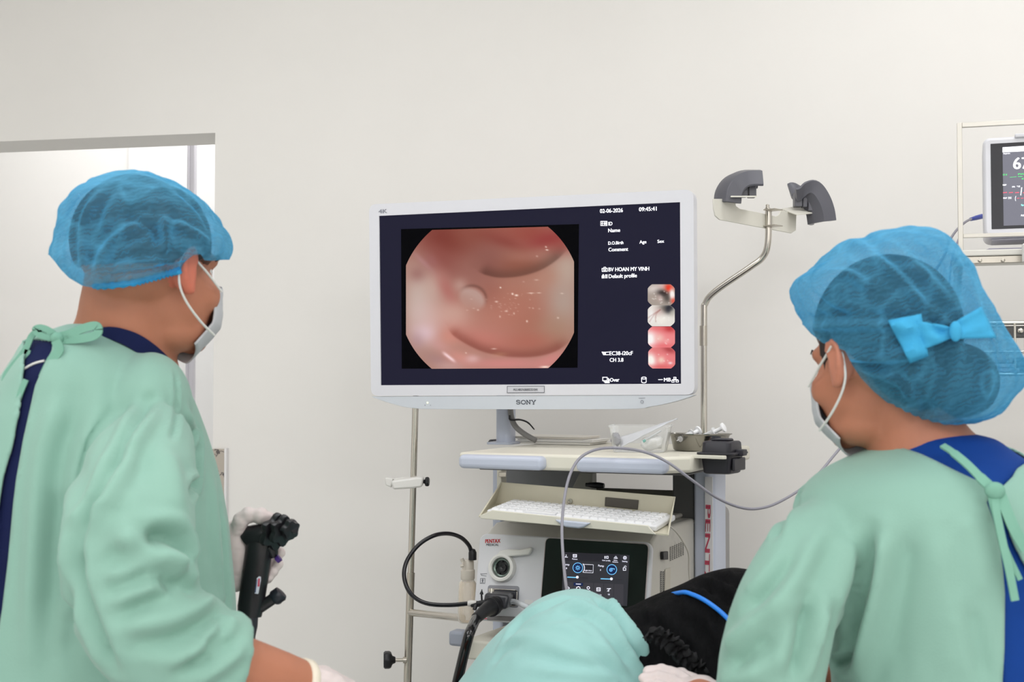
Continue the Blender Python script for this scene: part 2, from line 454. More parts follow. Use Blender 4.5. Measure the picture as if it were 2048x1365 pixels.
x0, zt = WF.hit(427, 898); x1, _ = WF.hit(453, 898)
mb = MB(); mb.box(WF, x0, x1, -0.012, -0.0005, 0, zt); ts = struct('trim_2', mb, m, bevel=0.002)
mb = MB(); mb.box(WF, x1, x1 + 0.006, -0.014, -0.0005, 0, zt + .002); struct('trim_3', mb, mat('white_edge_strip', (236, 234, 234), 0.4, var=0.01))

# ================================================================== cart
CY = 24.0
CF = Frame(((1130 - 1024) / FPX * 2.55, 2.55, 0), CY)
cream = mat('cart_cream', (226, 222, 208), 0.45, var=0.012, scale=8)
bluegrey = mat('cart_bluegrey', (196, 202, 218), 0.35, var=0.012, scale=8)
white_pl = mat('white_plastic', (226, 226, 226), 0.35, var=0.01, scale=9)
dark_gr = mat('dark_grey_metal', (92, 92, 92), 0.5, var=0.05)
black_pl = mat('black_plastic', (26, 26, 30), 0.4, var=0.1, scale=30)
steel = mat('polished_steel', (205, 200, 192), 0.18, metal=1.0, var=0.03, scale=12)
satin = mat('brushed_steel', (196, 190, 180), 0.34, metal=1.0, var=0.06, scale=14)
cart = thing('equipment_cart', CF(0.05, 0.25, 0), 'cream and grey endoscopy cart with shelf, keyboard tray and uprights under the large screen', 'cart')
ys = -0.07
xL, zt = CF.hit(917, 903, ys); xR, zR = CF.hit(1338, 917, ys); zt = (zt + zR) / 2; zb = zt - 0.031
SH = zt                                    # shelf top height
mb = MB(); mb.prism([CF(xL, ys, zb), CF(xR - .012, ys, zb), CF(xR + .03, ys + .05, zb), CF(xR + .03, 0.43, zb), CF(xL + .03, 0.43, zb), CF(xL, .36, zb)], (0, 0, 0.031))
mk('shelf', mb, cream, cart, bevel=0.006)
mb = MB(); mb.box(CF, xL + .02, xR + .02, ys + .05, 0.42, zb - 0.006, zb - .0005); mk('shelf_frame', mb, dark_gr, cart, bevel=0.003)
for (pa, pb, ya, yb) in ((915, 1084, 900, 930), (1150, 1331, 911, 941)):
    y0 = ys - 0.022; a, za = CF.hit(pa, ya, y0); b, zb2 = CF.hit(pb, yb, y0)
    zc = zt - .017
    mb = MB(); poly = rrect(a, b, zc - .0135, zc + .0135, .010)
    mb.prism([CF(x, y0, z) for x, z in poly], CF.b * 0.03)
    mk('handle', mb, bluegrey, cart, bevel=0.009, segs=4)
# uprights
a, _ = CF.hit(1388, 1100, 0.30); b, _ = CF.hit(1428, 1100, 0.30)
mb = MB(); mb.prism([CF(x, 0.30, 0.12) for x in ()] or [CF(a, .30, .12), CF(b - .012, .30, .12), CF(b, .315, .12), CF(b, .40, .12), CF(a, .40, .12)], (0, 0, zb - .13))
col_r = mk('upright', mb, bluegrey, cart, bevel=0.005)
UR = (a, b)
mb = MB(); c0, _ = CF.hit(1411, 1100, 0.298); c1, _ = CF.hit(1426, 1100, 0.298); mb.box(CF, c0, c1, .296, .299, .13, zb - .03)
mk('trim_strip', mb, mat('white_strip', (232, 230, 232), 0.4, var=0.01), cart)
mb = MB(); mb.box(CF, a - .05, a - .001, .31, .40, .12, zb - .02); mk('rear_post', mb, dark_gr, cart, bevel=0.004)
a, _ = CF.hit(984, 960, 0.33); b, _ = CF.hit(1004, 960, 0.33)
mb = MB(); mb.box(CF, a, b, .33, .42, .12, zb - .021); mk('upright', mb, bluegrey, cart, bevel=0.006)
UL = (a, b)
mb = MB(); a0, z0 = CF.hit(997, 955, .31); mb.box(CF, a0, a0 + .012, .30, .33, z0 - .05, zb - .021); mk('hinge_plate', mb, cream, cart, bevel=0.002)
mb = MB(); a0, z0 = CF.hit(998, 944, .29); a1, z1 = CF.hit(1015, 955, .29); mb.box(CF, a0, a1, .285, .30, z1, z0); mk('latch', mb, satin, cart, bevel=0.002)
# dark equipment plate and lift arm below the shelf
a, z1 = CF.hit(1012, 936, .26); b, z0 = CF.hit(1165, 985, .26)
mb = MB(); mb.box(CF, a, b, .26, .275, z0 - .06, zb - .022); mk('back_plate', mb, mat('slate_panel', (112, 113, 116), 0.4, var=0.03), cart, bevel=0.002)
a, z1 = CF.hit(1175, 975, .36); b, z0 = CF.hit(1395, 1010, .36)
mb = MB(); mb.box(CF, UL[1] + .001, UR[0] - .052, .345, .36, z1 - .05, z1); mb.box(CF, UL[1] + .001, UR[0] - .052, .36, .375, .16, z1 - .052); mk('crossbar', mb, mat('olive_grey_panel', (100, 97, 88), 0.5, var=0.03), cart, bevel=0.002)
mb = MB(); q = [CF.at(*p, .2) for p in ((1160, 944), (1184, 946), (1184, 985), (1140, 985))]; mb.prism(q, CF.b * 0.03); mk('lift_arm', mb, mat('arm_grey', (150, 148, 140), 0.45, var=0.02), cart, bevel=0.003)
mb = MB(); mb.tube(crv([CF.at(1172, 970, .19), CF.at(1186, 971, .19), CF.at(1208, 972, .19)], 4), [.004, .004, .005, .0055, .006, .0065, .0065, .006, .005], 10); mk('release_lever', mb, black_pl, cart, smooth=40)
# lower shelf, base, castors
a, z1 = CF.hit(905, 1262, -.03); zl = z1
mb = MB(); mb.prism([CF(xL + .0, -.05, zl - .05), CF(xR, -.05, zl - .05), CF(xR + .03, .0, zl - .05), CF(xR + .03, .43, zl - .05), CF(xL + .03, .43, zl - .05)], (0, 0, .038)); mk('lower_shelf', mb, cream, cart, bevel=.005)
a, z1 = CF.hit(903, 1260, -.07); b, z0 = CF.hit(934, 1293, -.07)
mb = MB(); mb.box(CF, a, b, -.085, -.052, z0, z1); mk('corner_bumper', mb, mat('bumper_grey', (160, 165, 178), .45, var=.02), cart, bevel=.006)
mb = MB(); mb.box(CF, xL, xR + .03, -.05, .43, .09, .13); mk('base', mb, bluegrey, cart, bevel=.01)
for i, (x, y) in enumerate(((xL + .04, -.02), (xR - .01, -.02), (xL + .04, .39), (xR - .01, .39))):
    mb = MB(); mb.cyl(CF(x - .012, y, .045), CF(x + .012, y, .045), .045, 18); mb.box(CF, x - .006, x + .006, y - .012, y + .012, .045, .09)
    mk('castor', mb, black_pl, cart, smooth=40)
mb = MB()
for z in (.3, .55): mb.box(CF, UL[1] + .001, UR[0] - .002, .05, .40, z, z + .02)
mk('inner_shelf', mb, cream, cart, bevel=.003)
# open sloping keyboard tray
def tray_pt(px, py, y): return CF.at(px, py, y)
yf, ybk = -0.155, -0.02
FL, FR = tray_pt(958, 1032, yf), tray_pt(1336, 1068, yf)
FLb, FRb = tray_pt(958, 1034, yf), tray_pt(1336, 1071, yf)
BLt, BRt = tray_pt(1003, 965, ybk), tray_pt(1350, 994, ybk)
BL, BR = tray_pt(990, 1008, ybk), tray_pt(1338, 1040, ybk)
traym = mat('tray_cream', (206, 200, 180), 0.5, var=0.015)
mb = MB()
mb.quad(FLb, FRb, BR, BL); mb.quad(BL, BR, BRt, BLt); mb.quad(FLb, BL, BLt); mb.quad(FRb, BR, BRt)
tray = mk('keyboard_tray', mb, traym, cart, solid=0.0025)
L0, L1 = tray_pt(972, 1018, yf - .006), tray_pt(1302, 1052, yf - .006)
mb = MB(); mb.prism([FL + V((0, -.004, 0)), tray_pt(962, 1038, yf - .004), tray_pt(1312, 1070, yf - .004), tray_pt(1302, 1060, yf - .004), tray_pt(1296, 1052, yf - .004), tray_pt(984, 1021, yf - .004)], CF.b * .004)
mk('tray_lip', mb, mat('lip_cream', (222, 218, 204), .45, var=.015), cart, bevel=.0012)
mb = MB(); mb.prism([tray_pt(*p, yf - .012) for p in ((1108, 1040), (1180, 1047), (1166, 1056), (1156, 1058), (1130, 1055), (1120, 1050))], CF.b * .01); mk('tray_handle', mb, bluegrey, cart, bevel=.003)
mb = MB(); q = [tray_pt(*p, ybk - .004) for p in ((1210, 995), (1277, 1001), (1275, 1020), (1209, 1013))]; mb.prism(q, CF.b * .003); mk('cable_slot', mb, mat('slot_dark', (84, 79, 72), .6, var=.03), cart, bevel=.001)
mb = MB(); p0 = tray_pt(1140, 1003, ybk - .004); mb.lathe(p0, -CF.b, [(.0052, 0), (.0052, .002), (.003, .0022), (.003, .001), (0.001, .001)], 16); mk('screw', mb, satin, cart, smooth=40)
# letters down the right upright
red = mat('red_print', (206, 84, 108), .5, var=.02)
lettering('PENTAX', CF, (1411.5, 1010), (1408, 1222), 10.5, .2955, red, cart, bold=.05)

# scope hanger ------------------------------------------------------------------
hang = thing('scope_hanger', P(1407, 962, 2.86), 'bent chrome pole carrying two grey scope hooks, right of the large screen', 'hanger')
pp = [P(*q) for q in ((1407, 962, 2.86), (1408, 850, 2.86), (1408, 640, 2.86), (1411, 607, 2.86), (1432, 582, 2.85), (1500, 535, 2.82), (1526, 514, 2.81), (1536, 484, 2.80), (1537, 418, 2.80))]
mb = MB(); mb.tube(crv(pp, 8), .0072, 14); mk('pole', mb, steel, hang, smooth=50)
mb = MB(); mb.cyl(P(1407, 692, 2.86), P(1407, 652, 2.86), .0084, 16); mk('pole_sleeve', mb, satin, hang, smooth=50)
mb = MB(); mb.box(CF, UR[0] + .003, UR[0] + .03, .402, .45, SH - .10, SH - .05); mk('pole_clamp', mb, bluegrey, hang, bevel=.003)
HF = Frame(P(1510, 420, 2.77), -46)
hp = [(1427, 398), (1470, 398), (1472, 412), (1480, 418), (1512, 424), (1552, 433), (1558, 430), (1563, 420), (1593, 429), (1592, 461), (1583, 467), (1440, 440), (1431, 432), (1428, 418)]
ivory = mat('ivory_metal', (224, 221, 210), .42, var=.012)
mb = MB(); mb.prism([HF.at(*p) for p in hp], HF.b * .003); mk('bracket', mb, ivory, hang, bevel=.0008)
for y0, pw in ((432 - 11, 0), (453, 0)):
    zc = HF.hit(1537, y0, -.004)[1]; xc = HF.hit(1537, y0, -.004)[0]
    mb = MB(); mb.box(HF, xc - .016, xc + .016, -.03, -.001, zc - .0012, zc + .0012); mk('pole_tab', mb, satin, hang, bevel=.0008)
mb = MB(); mb.lathe(P(1535, 420, 2.80), (0, 0, 1), [(.006, 0), (.006, .004), (.004, .0045), (.004, .011), (.002, .012)], 14); mk('bolt', mb, steel, hang, smooth=40)
greyp = mat('grey_hook_plastic', (98, 98, 106), .38, var=.03)
def hook(path, Y, blk, tab, wdir):
    pts = crv([P(px, py, Y) for px, py in path], 6); wdir = V(wdir).normalized()
    prof = [(-.034, .015), (-.031, .019), (-.022, .012), (-.014, -.006), (0, -.009), (.014, -.006), (.022, .012), (.031, .019), (.034, .015), (.022, -.014), (0, -.018), (-.022, -.014)]
    rr = []
    for i, p in enumerate(pts):
        t = (pts[min(i + 1, len(pts) - 1)] - pts[max(0, i - 1)]).normalized(); a = (wdir - t * wdir.dot(t)).normalized(); b = a.cross(t)
        if b.z < 0 and abs(b.z) > .3: b = -b
        if i and b.dot(pb) < 0: b = -b
        pb = b
        rr.append([p + a * u + b * v for u, v in prof])
    mb = MB(); mb.rings(rr); h = mk('hook', mb, greyp, hang, smooth=50, bevel=.001)
    mb = MB()
    for (bx0, by0, bx1, by1) in blk:
        mb.prism([P(bx0, by0, Y - .012), P(bx1, by0, Y - .012), P(bx1, by1, Y - .012), P(bx0, by1, Y - .012)], (0, .024, 0))
    mk('hook_base', mb, greyp, h, bevel=.0015)
    mb = MB(); mb.prism([P(*q) for q in tab], (0, 0, .003)); mk('hook_flange', mb, ivory, hang, bevel=.0008)
hook([(1450, 407), (1453, 386), (1465, 368), (1486, 358), (1521, 357)], 2.70, [(1466, 362, 1480, 393), (1482, 362, 1496, 393), (1498, 362, 1513, 394)],
     ((1461, 395, 2.665), (1512, 395, 2.665), (1514, 393, 2.735), (1466, 392, 2.735)), (-.5, 1, 0.06))
hook([(1586, 388), (1602, 384), (1617, 388), (1629, 406), (1636, 426), (1639, 446)], 2.88, [(1590, 384, 1605, 413), (1606, 384, 1615, 414), (1617, 386, 1626, 422)],
     ((1562, 420, 2.88), (1607, 413, 2.93), (1634, 427, 2.88), (1593, 431, 2.84)), (-.75, .8, 0.05))

# drip pole on the left -----------------------------------------------------------
pole = thing('drip_pole', P(815, 1365, 2.86) * 1.0, 'slim chrome upright pole left of the cart, with white clamp and black knobs', 'pole')
def pl(t): return P(832 - 17 * t, 818 + 547 * t, 2.86)
top = P(834, 700, 2.86)
mb = MB(); mb.tube([top, pl(0.62)], .0070, 14); mk('pole', mb, steel, pole, smooth=50)
mb = MB(); dirp = (pl(1) - pl(.62)).normalized(); bot = pl(.62) + dirp * ((pl(.62).z - .1) / -dirp.z); mb.tube([pl(0.60), bot], .0086, 14); mk('outer_tube', mb, satin, pole, smooth=50)
mb = MB(); mb.tube([bot + V((0, 0, .03)), bot - V((0, 0, .09))], .014, 12)
for k in range(4):
    a = PI / 2 * k + .4; mb.tube([bot + V((0, 0, .0)), bot + V((math.cos(a) * .16, math.sin(a) * .14, -.07))], .011, 10)
    mb.ell(bot + V((math.cos(a) * .16, math.sin(a) * .14, -.076)), ((.02, 0, 0), (0, .02, 0), (0, 0, .023)), 12, 8)
mk('foot', mb, satin, pole, smooth=50)
mb = MB(); mb.tube([pl(.745), CF.at(925, 1237, .02)], .0078, 14); mk('crossbar', mb, steel, pole, smooth=50)
mb = MB(); c = P(812, 968, 2.85); 
mb.prism([P(782, 963, 2.82), P(786, 980, 2.82), P(822, 978, 2.82), P(844, 975, 2.82), P(846, 957, 2.82), P(836, 955, 2.82)], (0, .05, 0))
clampm = mat('clamp_white', (232, 230, 226), .4, var=.01)
mk('clamp', mb, clampm, pole, bevel=.004)
mb = MB(); mb.prism([P(770, 956, 2.86), P(771, 971, 2.86), P(783, 976, 2.86), P(786, 958, 2.86)], (0, .03, 0)); mb.prism([P(783, 959, 2.86), P(810, 955, 2.87), P(824, 955, 2.87), P(798, 961, 2.86)], (0, .02, 0)); mk('clamp_jaw', mb, clampm, pole, bevel=.002)
def knob(c, ax, r, h, lobes=0):
    mb = MB(); n = 28; ax = V(ax).normalized(); a = ax.orthogonal().normalized(); b = ax.cross(a); rr = []
    for f, t in ((.35, -.6), (.5, -.2), (.9, 0), (1, .25), (1, .8), (.85, 1), (.3, 1)):
        rr.append([V(c) + ax * (h * t) + (a * math.cos(2 * PI * j / n) + b * math.sin(2 * PI * j / n)) * r * f * (1 + (.06 * math.cos(7 * 2 * PI * j / n) if lobes and f > .8 else 0)) for j in range(n)])
    return mb.rings(rr)
mk('clamp_knob', knob(P(851, 964, 2.845), (1, -.1, 0), .0098, .008, 1), black_pl, pole, smooth=45)
mk('height_knob', knob(P(782, 1321, 2.85), (-1, -.12, 0), .0185, .016, 1), black_pl, pole, smooth=45)
mb = MB(); mb.cyl(P(786, 1321, 2.85), P(812, 1321, 2.855), .004, 12); mb.cyl(P(806, 1321, 2.855), P(813, 1321, 2.856), .007, 12); mk('knob_shaft', mb, satin, pole, smooth=45)
# ================================================================== large screen
MF = Frame(P(1060, 600, 2.72), 17.0)
mon = thing('medical_monitor', MF(0, .05, MF.hit(1060, 817)[1]), 'large white framed screen showing a pink scope picture, above the equipment cart', 'monitor')
bez = mat('monitor_white', (222, 222, 228), .38, var=.008)
chin = mat('monitor_chin', (206, 211, 218), .36, var=.008)
h = lambda px, py, y=0: MF.hit(px, py, y)
sTL, sTR, sBR, sBL = h(758, 432), h(1360, 404.5), h(1362, 768), h(761.5, 771)
oTL, oTR, oBR, oBL = h(738, 409), h(1387, 379), h(1389, 790), h(742, 792.5)
def rpoly(q, r, k=5):
    """round the corners of a polygon of 2-D points"""
    o = []; n = len(q)
    for i in range(n):
        p = V(q[i]); a = V(q[i - 1]) - p; b = V(q[(i + 1) % n]) - p; a.normalize(); b.normalize()
        rr = r[i] if hasattr(r, '__len__') else r
        if rr <= 0: o.append(tuple(p)); continue
        s, e = p + a * rr, p + b * rr
        for j in range(k + 1):
            t = j / k; x = s * (1 - t) ** 2 + p * 2 * t * (1 - t) + e * t * t; o.append(tuple(x))
    return o
outer = rpoly([oTL, oBL, oBR, oTR], .017)
inner = [sTL, sBL, sBR, sTR]
# frame ring as four bevelled bars joined into one border
mb = MB(); n = len(outer)
inn = []
per = [V(p) for p in outer]
def near_inner(p):
    c = [V(q) for q in inner]; xs0 = min(q.x for q in c); xs1 = max(q.x for q in c)
    best = None
    for i in range(4):
        a, b = c[i], c[(i + 1) % 4]; t = max(0, min(1, (p - a).dot(b - a) / (b - a).length_squared)); q = a + (b - a) * t
        if best is None or (q - p).length < (best - p).length: best = q
    return best
inn = [near_inner(p) for p in per]
vs = [MF(p.x, 0, p.y) for p in per] + [MF(p.x, 0, p.y) for p in inn] + [MF(p.x, .045, p.y) for p in per] + [MF(p.x, .012, p.y) for p in inn]
fs = []
for i in range(n):
    k = (i + 1) % n
    fs += [(i, k, n + k, n + i), (2 * n + i, 2 * n + k, k, i), (n + i, n + k, 3 * n + k, 3 * n + i)]
fs.append(tuple(range(2 * n, 3 * n)))
mb.add(vs, fs); bz = mk('bezel', mb, bez, mon, smooth=40, bevel=.0022)
mb = MB(); mb.prism([MF(x, .046, z) for x, z in rrect(oTL[0] + .05, oTR[0] - .05, oBL[1] + .03, oTL[1] - .05, .02)], MF.b * .035); mk('rear_housing', mb, bez, mon, bevel=.01)
navy_l = lin((34, 33, 54))
scr_m = mat('screen_navy', (34, 33, 54), .5, spec=.06, emit=.72, var=.0)
scr_m.node_tree.nodes['Principled BSDF'].inputs['Base Color'].default_value = (.005, .005, .008, 1)
mb = MB(); mb.prism([MF(x, .0035, z) for x, z in inner], MF.b * .004); scr = mk('screen', mb, scr_m, mon)
# chin with the curved lower edge
cp = [h(742, 793.5), (h(752, 798)), h(790, 810), h(826, 817), h(900, 819), h(1240, 819), h(1300, 814), h(1345, 805), h(1378, 795), h(1388, 790.5)]
cp = [tuple(p) for p in cr(cp, 4)]
mb = MB(); mb.prism([MF(x, .0012, z) for x, z in cp], MF.b * .04); mk('chin', mb, chin, mon, bevel=.0022)
ink = mat('grey_ink', (70, 74, 84), .5, var=.02); ink2 = mat('pale_grey_ink', (160, 162, 172), .5, var=.02)
lettering('4K', MF, (757, 427), (775, 426), 8, 0, ink2, mon, bold=.06)
# label plate under the picture
mb = MB(); pq = [h(1014, 772.5), h(1089, 772), h(1089, 786), h(1014, 786.5)]
mb.prism([MF(x, -.0012, z) for x, z in pq], MF.b * .001); lp = mk('label_plate', mb, mat('label_silver', (206, 206, 212), .4, var=.01), mon, bevel=.0003)
def outline(name, F, pts, wpx, m, parent, y, closed=True):
    q = [F.at(*p, y) for p in pts]; 
    if closed: q = q + [q[0]]
    mb = MB(); wd = wpx * 2.7 / FPX
    for i in range(len(q) - 1):
        t = (q[i + 1] - q[i]); 
        if t.length < 1e-7: continue
        t.normalize(); s = t.cross(F.b) * wd / 2
        mb.quad(q[i] - s - t * wd / 2, q[i + 1] - s + t * wd / 2, q[i + 1] + s + t * wd / 2, q[i] + s - t * wd / 2)
    return mk(name, mb, m, parent)
outline('label_border', MF, [(1014.5, 773), (1088.5, 772.5), (1088.5, 785.5), (1014.5, 786)], .8, ink, lp, -.0018)
lettering('MLS.48574.B0002321041', MF, (1027, 782.2), (1075, 781.8), 4.6, -.0014, ink, lp, bold=.03)
# maker's name in wide slab letters
mk_d = {
 'S': [[(8.5, 2.6), (7, .9), (4.6, .3), (2, .8), (1, 2.4), (2, 4), (4.8, 4.8), (7.6, 5.6), (8.8, 7.2), (7.8, 9), (5, 9.7), (2.4, 9.2), (.9, 7.4)]],
 'O': [[(5, .3), (2, 1.3), (.5, 3.2), (.5, 6.8), (2, 8.7), (5, 9.7), (8, 8.7), (9.5, 6.8), (9.5, 3.2), (8, 1.3), (5, .3)]],
 'N': [[(1.6, 9.7), (1.6, .3)], [(1.6, .3), (8.2, 9.7)], [(8.2, 9.7), (8.2, .3)], [(.2, 9.7), (3.2, 9.7)], [(.2, .3), (2.6, .3)], [(6.8, .3), (9.8, .3)]],
 'Y': [[(1, .3), (5, 5.4)], [(9, .3), (5, 5.4)], [(5, 5.4), (5, 9.7)], [(-.2, .3), (2.8, .3)], [(7.2, .3), (10, .3)], [(3.4, 9.7), (6.6, 9.7)]]}
mb = MB()
for i, ch in enumerate('SONY'):
    x0 = 1032 + i * 10.2
    for st in mk_d[ch]:
        st = cr(st, 3) if len(st) > 4 else st
        q = [MF.at(x0 + x * .9, 801 + y * .8, .0006) for x, y in st]; wd = 1.45 * 2.7 / FPX
        for j in range(len(q) - 1):
            t = (q[j + 1] - q[j]).normalized(); s = t.cross(MF.b) * wd / 2
            mb.quad(q[j] - s - t * wd * .2, q[j + 1] - s + t * wd * .2, q[j + 1] + s + t * wd * .2, q[j] + s - t * wd * .2)
mk('lettering', mb, mat('dark_slate_ink', (62, 66, 78), .45, var=.02), mon)
mb = MB(); mb.lathe(MF.at(855, 806, .0008), -MF.b, [(.0018, 0), (.0018, .0006), (.001, .0009)], 12); mk('power_light', mb, mat('led_yellow', (248, 255, 190), .3, emit=1.1), mon)
mb = MB(); mb.lathe(MF.at(850, 811, .0008), -MF.b, [(.0013, 0), (.0013, .0004)], 10); mb.lathe(MF.at(861, 811, .0008), -MF.b, [(.001, 0), (.001, .0004)], 10); mk('sensor', mb, ink2, mon)
mb = MB(); rr = [];
for j in range(20):
    a = 2 * PI * j / 20; rr.append(MF.at(1284 + 2.9 * math.cos(a), 804 + 2.9 * math.sin(a), .0002))
mb.tube(rr, .0005, 6, closed=True); mk('power_button', mb, ink2, mon)
outline('power_mark', MF, [(1278, 797), (1290, 796.6)], 1.2, ink2, mon, .0006, closed=False)

# --- picture on the screen
def blend(x, y, base, blobs):
    num = np.zeros(x.shape + (3,)); num[:] = base; 
    for (cx, cy, sx, sy, rot, col, wt) in blobs:
        c, s = math.cos(math.radians(rot)), math.sin(math.radians(rot)); dx, dy = x - cx, y - cy
        u = (dx * c + dy * s) / sx; v = (-dx * s + dy * c) / sy
        k = np.clip(np.exp(-(u * u + v * v)) * wt, 0, 1)[..., None]
        num = num * (1 - k) + np.array(col, float) * k
    return num
def line_dist(x, y, pts):
    best = np.full(x.shape, 1e9); sd = np.zeros(x.shape); q = cr(pts, 6); m = len(q) - 1; par = np.zeros(x.shape)
    for i in range(m):
        a, b = q[i], q[i + 1]; ab = b - a; t = np.clip(((x - a[0]) * ab[0] + (y - a[1]) * ab[1]) / (ab @ ab), 0, 1)
        dx, dy = x - a[0] - t * ab[0], y - a[1] - t * ab[1]; d = np.hypot(dx, dy); k = d < best
        best[k] = d[k]; sd[k] = np.sign(dy * ab[0] - dx * ab[1])[k]; par[k] = (i + t[k]) / m
    return best, sd, par
def colour_grid(name, F, yoff, x0, x1, y0, y1, nx, ny, fn, mask, m, parent, skew=None):
    """flat sheet of screen picture: vertices in picture pixels, coloured by fn, kept where mask"""
    X, Y = np.meshgrid(np.linspace(x0, x1, nx), np.linspace(y0, y1, ny))
    col = np.clip(fn(X, Y), 0, 255) / 255.0
    col = np.where(col <= .04045, col / 12.92, ((col + .055) / 1.055) ** 2.4)
    XX, YY = mask(X, Y)
    mb = MB(); mb.v = []
    for j in range(ny):
        for i in range(nx):
            px, py = XX[j, i], YY[j, i]
            if skew: px, py = skew(px, py)
            a, z = F.hit(px, py, yoff); mb.v.append(F(a, yoff, z))
    mb.f = [(j * nx + i, j * nx + i + 1, (j + 1) * nx + i + 1, (j + 1) * nx + i) for j in range(ny - 1) for i in range(nx - 1)]
    me = bpy.data.meshes.new(name); me.from_pydata([tuple(v) for v in mb.v], [], mb.f)
    at = me.color_attributes.new('Col', 'FLOAT_COLOR', 'POINT')
    c4 = np.ones((nx * ny, 4)); c4[:, :3] = col.reshape(-1, 3); at.data.foreach_set('color', c4.ravel())
    if me.polygons[0].normal.dot(CAM - F.o) < 0: me.flip_normals()
    return mesh_obj(name, me, m, parent)
pic_m = attr_mat('screen_picture', .95)
def main_pic(x, y):
    xs = [(r, 0) for r in ()]
    b = (176, 138, 126)
    B = [
     (890, 475, 70, 40, 15, (126, 62, 54), 1.0), (880, 520, 55, 35, 40, (142, 82, 76), .8), (960, 470, 70, 30, 0, (144, 88, 76), .9),
     (1060, 468, 80, 32, 0, (156, 88, 78), .95), (1010, 486, 40, 12, 20, (136, 66, 60), .55), (1100, 482, 50, 16, -12, (150, 68, 68), .8), (1125, 500, 25, 22, -30, (150, 66, 62), .7),
     (1030, 530, 70, 26, 0, (150, 98, 82), .9), (975, 520, 45, 40, 0, (142, 96, 90), .7), (1040, 516, 28, 10, 0, (168, 118, 106), .6), (1075, 515, 20, 9, 0, (172, 122, 112), .5),
     (960, 570, 60, 30, 30, (150, 104, 98), .6), (985, 590, 22, 26, 0, (142, 92, 86), .6),
     (1030, 600, 80, 50, 0, (174, 122, 106), .85), (1010, 640, 90, 40, 0, (184, 128, 114), .7), (1070, 650, 50, 40, 0, (170, 116, 100), .7),
     (1130, 545, 32, 40, 20, (188, 170, 158), .95), (1128, 610, 34, 55, 0, (178, 160, 150), .9), (1110, 665, 40, 34, -20, (170, 140, 122), .8), (1090, 560, 34, 22, -25, (180, 138, 122), .7),
     (838, 600, 34, 70, 0, (196, 178, 170), .95), (868, 570, 26, 28, 30, (196, 170, 160), .7), (835, 545, 18, 16, 0, (152, 108, 104), .6), (862, 520, 16, 12, 40, (160, 110, 108), .6),
     (895, 580, 16, 40, -25, (176, 112, 106), .7), (900, 640, 40, 30, 30, (206, 166, 156), .8), (860, 640, 30, 40, 0, (208, 178, 172), .7), (920, 570, 14, 14, 0, (190, 158, 148), .7), (910, 625, 26, 20, 0, (200, 166, 154), .6),
     (850, 665, 26, 20, 20, (220, 196, 202), .85), (835, 680, 16, 20, 0, (176, 146, 152), .5), (880, 690, 24, 14, 30, (204, 160, 158), .6), (900, 672, 22, 18, 0, (206, 150, 136), .8),
     (880, 722, 34, 14, 20, (168, 136, 136), .7), (920, 715, 30, 14, 15, (212, 152, 142), .7), (900, 732, 30, 10, 0, (196, 166, 160), .7),
     (970, 680, 70, 24, 15, (196, 132, 122), .8), (1060, 685, 60, 22, 0, (176, 112, 98), .7), (1010, 728, 90, 12, 0, (204, 142, 138), .9), (1100, 722, 40, 14, -25, (206, 142, 138), .8),
     (945, 718, 14, 8, 0, (214, 176, 174), .8), (1000, 709, 14, 4, 0, (206, 162, 140), .8), (840, 625, 20, 22, 0, (206, 184, 180), .5),
    ]
    col = blend(x, y, b, B)
    # fold edges
    d, s, t = line_dist(x, y, [(955, 540), (972, 548), (1000, 554), (1040, 552), (1080, 541), (1112, 522), (1135, 500)])
    k = np.where(s < 0, np.exp(-(d / 16) ** 2), np.exp(-(d / 2.5) ** 2)) * .7 * np.clip(np.minimum(t, 1 - t) * 6 + .1, 0, 1)
    col = col * (1 - k[..., None] * .38) + np.array((20, 4, 0)) * k[..., None] * .4
    d, s, t = line_dist(x, y, [(897, 655), (912, 672), (945, 692), (975, 704), (1020, 712), (1070, 712), (1110, 702), (1140, 682)])
    k = np.where(s < 0, np.exp(-(d / 14) ** 2), np.exp(-(d / 3) ** 2)) * .75 * np.clip(np.minimum(t, 1 - t) * 8 + .1, 0, 1)
    col = col * (1 - k[..., None] * .3) + np.array((16, -4, -6)) * k[..., None]
    # polyp
    r = np.hypot((x - 944) / 25, (y - 598) / 24); rot = (x - 944) * .5 - (y - 598) * .86
    e = np.exp(-((r - 1.12) / .13) ** 2) * np.clip(rot / 20, 0, 1)
    col = col * (1 - e[..., None] * .15)
    r2 = np.hypot(((x - 944) * .86 + (y - 598) * .5) / 29, (-(x - 944) * .5 + (y - 598) * .86) / 22)
    k = np.clip((1.1 - r2) / .35, 0, 1) * np.clip((rot + 26) / 34, 0, 1)
    col = col * (1 - k[..., None] * .8) + np.array((190, 164, 156)) * k[..., None] * .8
    # wet glints
    rg = random.Random(7)
    sp = [(1001, 576, 1.6, 1.4, 1), (1025, 589, 2, 1.7, 1), (1033, 592, 3.2, 1.6, 1), (1092, 497, 1.6, 1.4, .9), (1094, 503, 2.6, 1.2, .9), (993, 604, 3, 1.2, .8), (1062, 588, 6, 1, .6), (1078, 588, 4, 1, .5), (1054, 644, 1.6, 2, .8), (956, 620, 2, 1.5, .5), (1013, 623, 2.6, 1.5, .6), (1028, 628, 1.5, 1.8, .6), (1124, 590, 3, 1, .5), (1116, 638, 2, 1.4, .6), (1074, 515, 2, 1.6, .4), (1073, 562, 4, 1.2, .4), (988, 698, 5, 1.1, .6), (1066, 618, 1.5, 1.2, .5), (1000, 634, 1.6, 2, .5), (932, 706, 1.6, 1.2, .6), (1090, 735, 9, 1.8, .9)]
    for i in range(40): sp.append((rg.gauss(1010, 34), rg.gauss(608, 16), rg.uniform(.8, 2.4), rg.uniform(.7, 1.1), rg.uniform(.12, .4)))
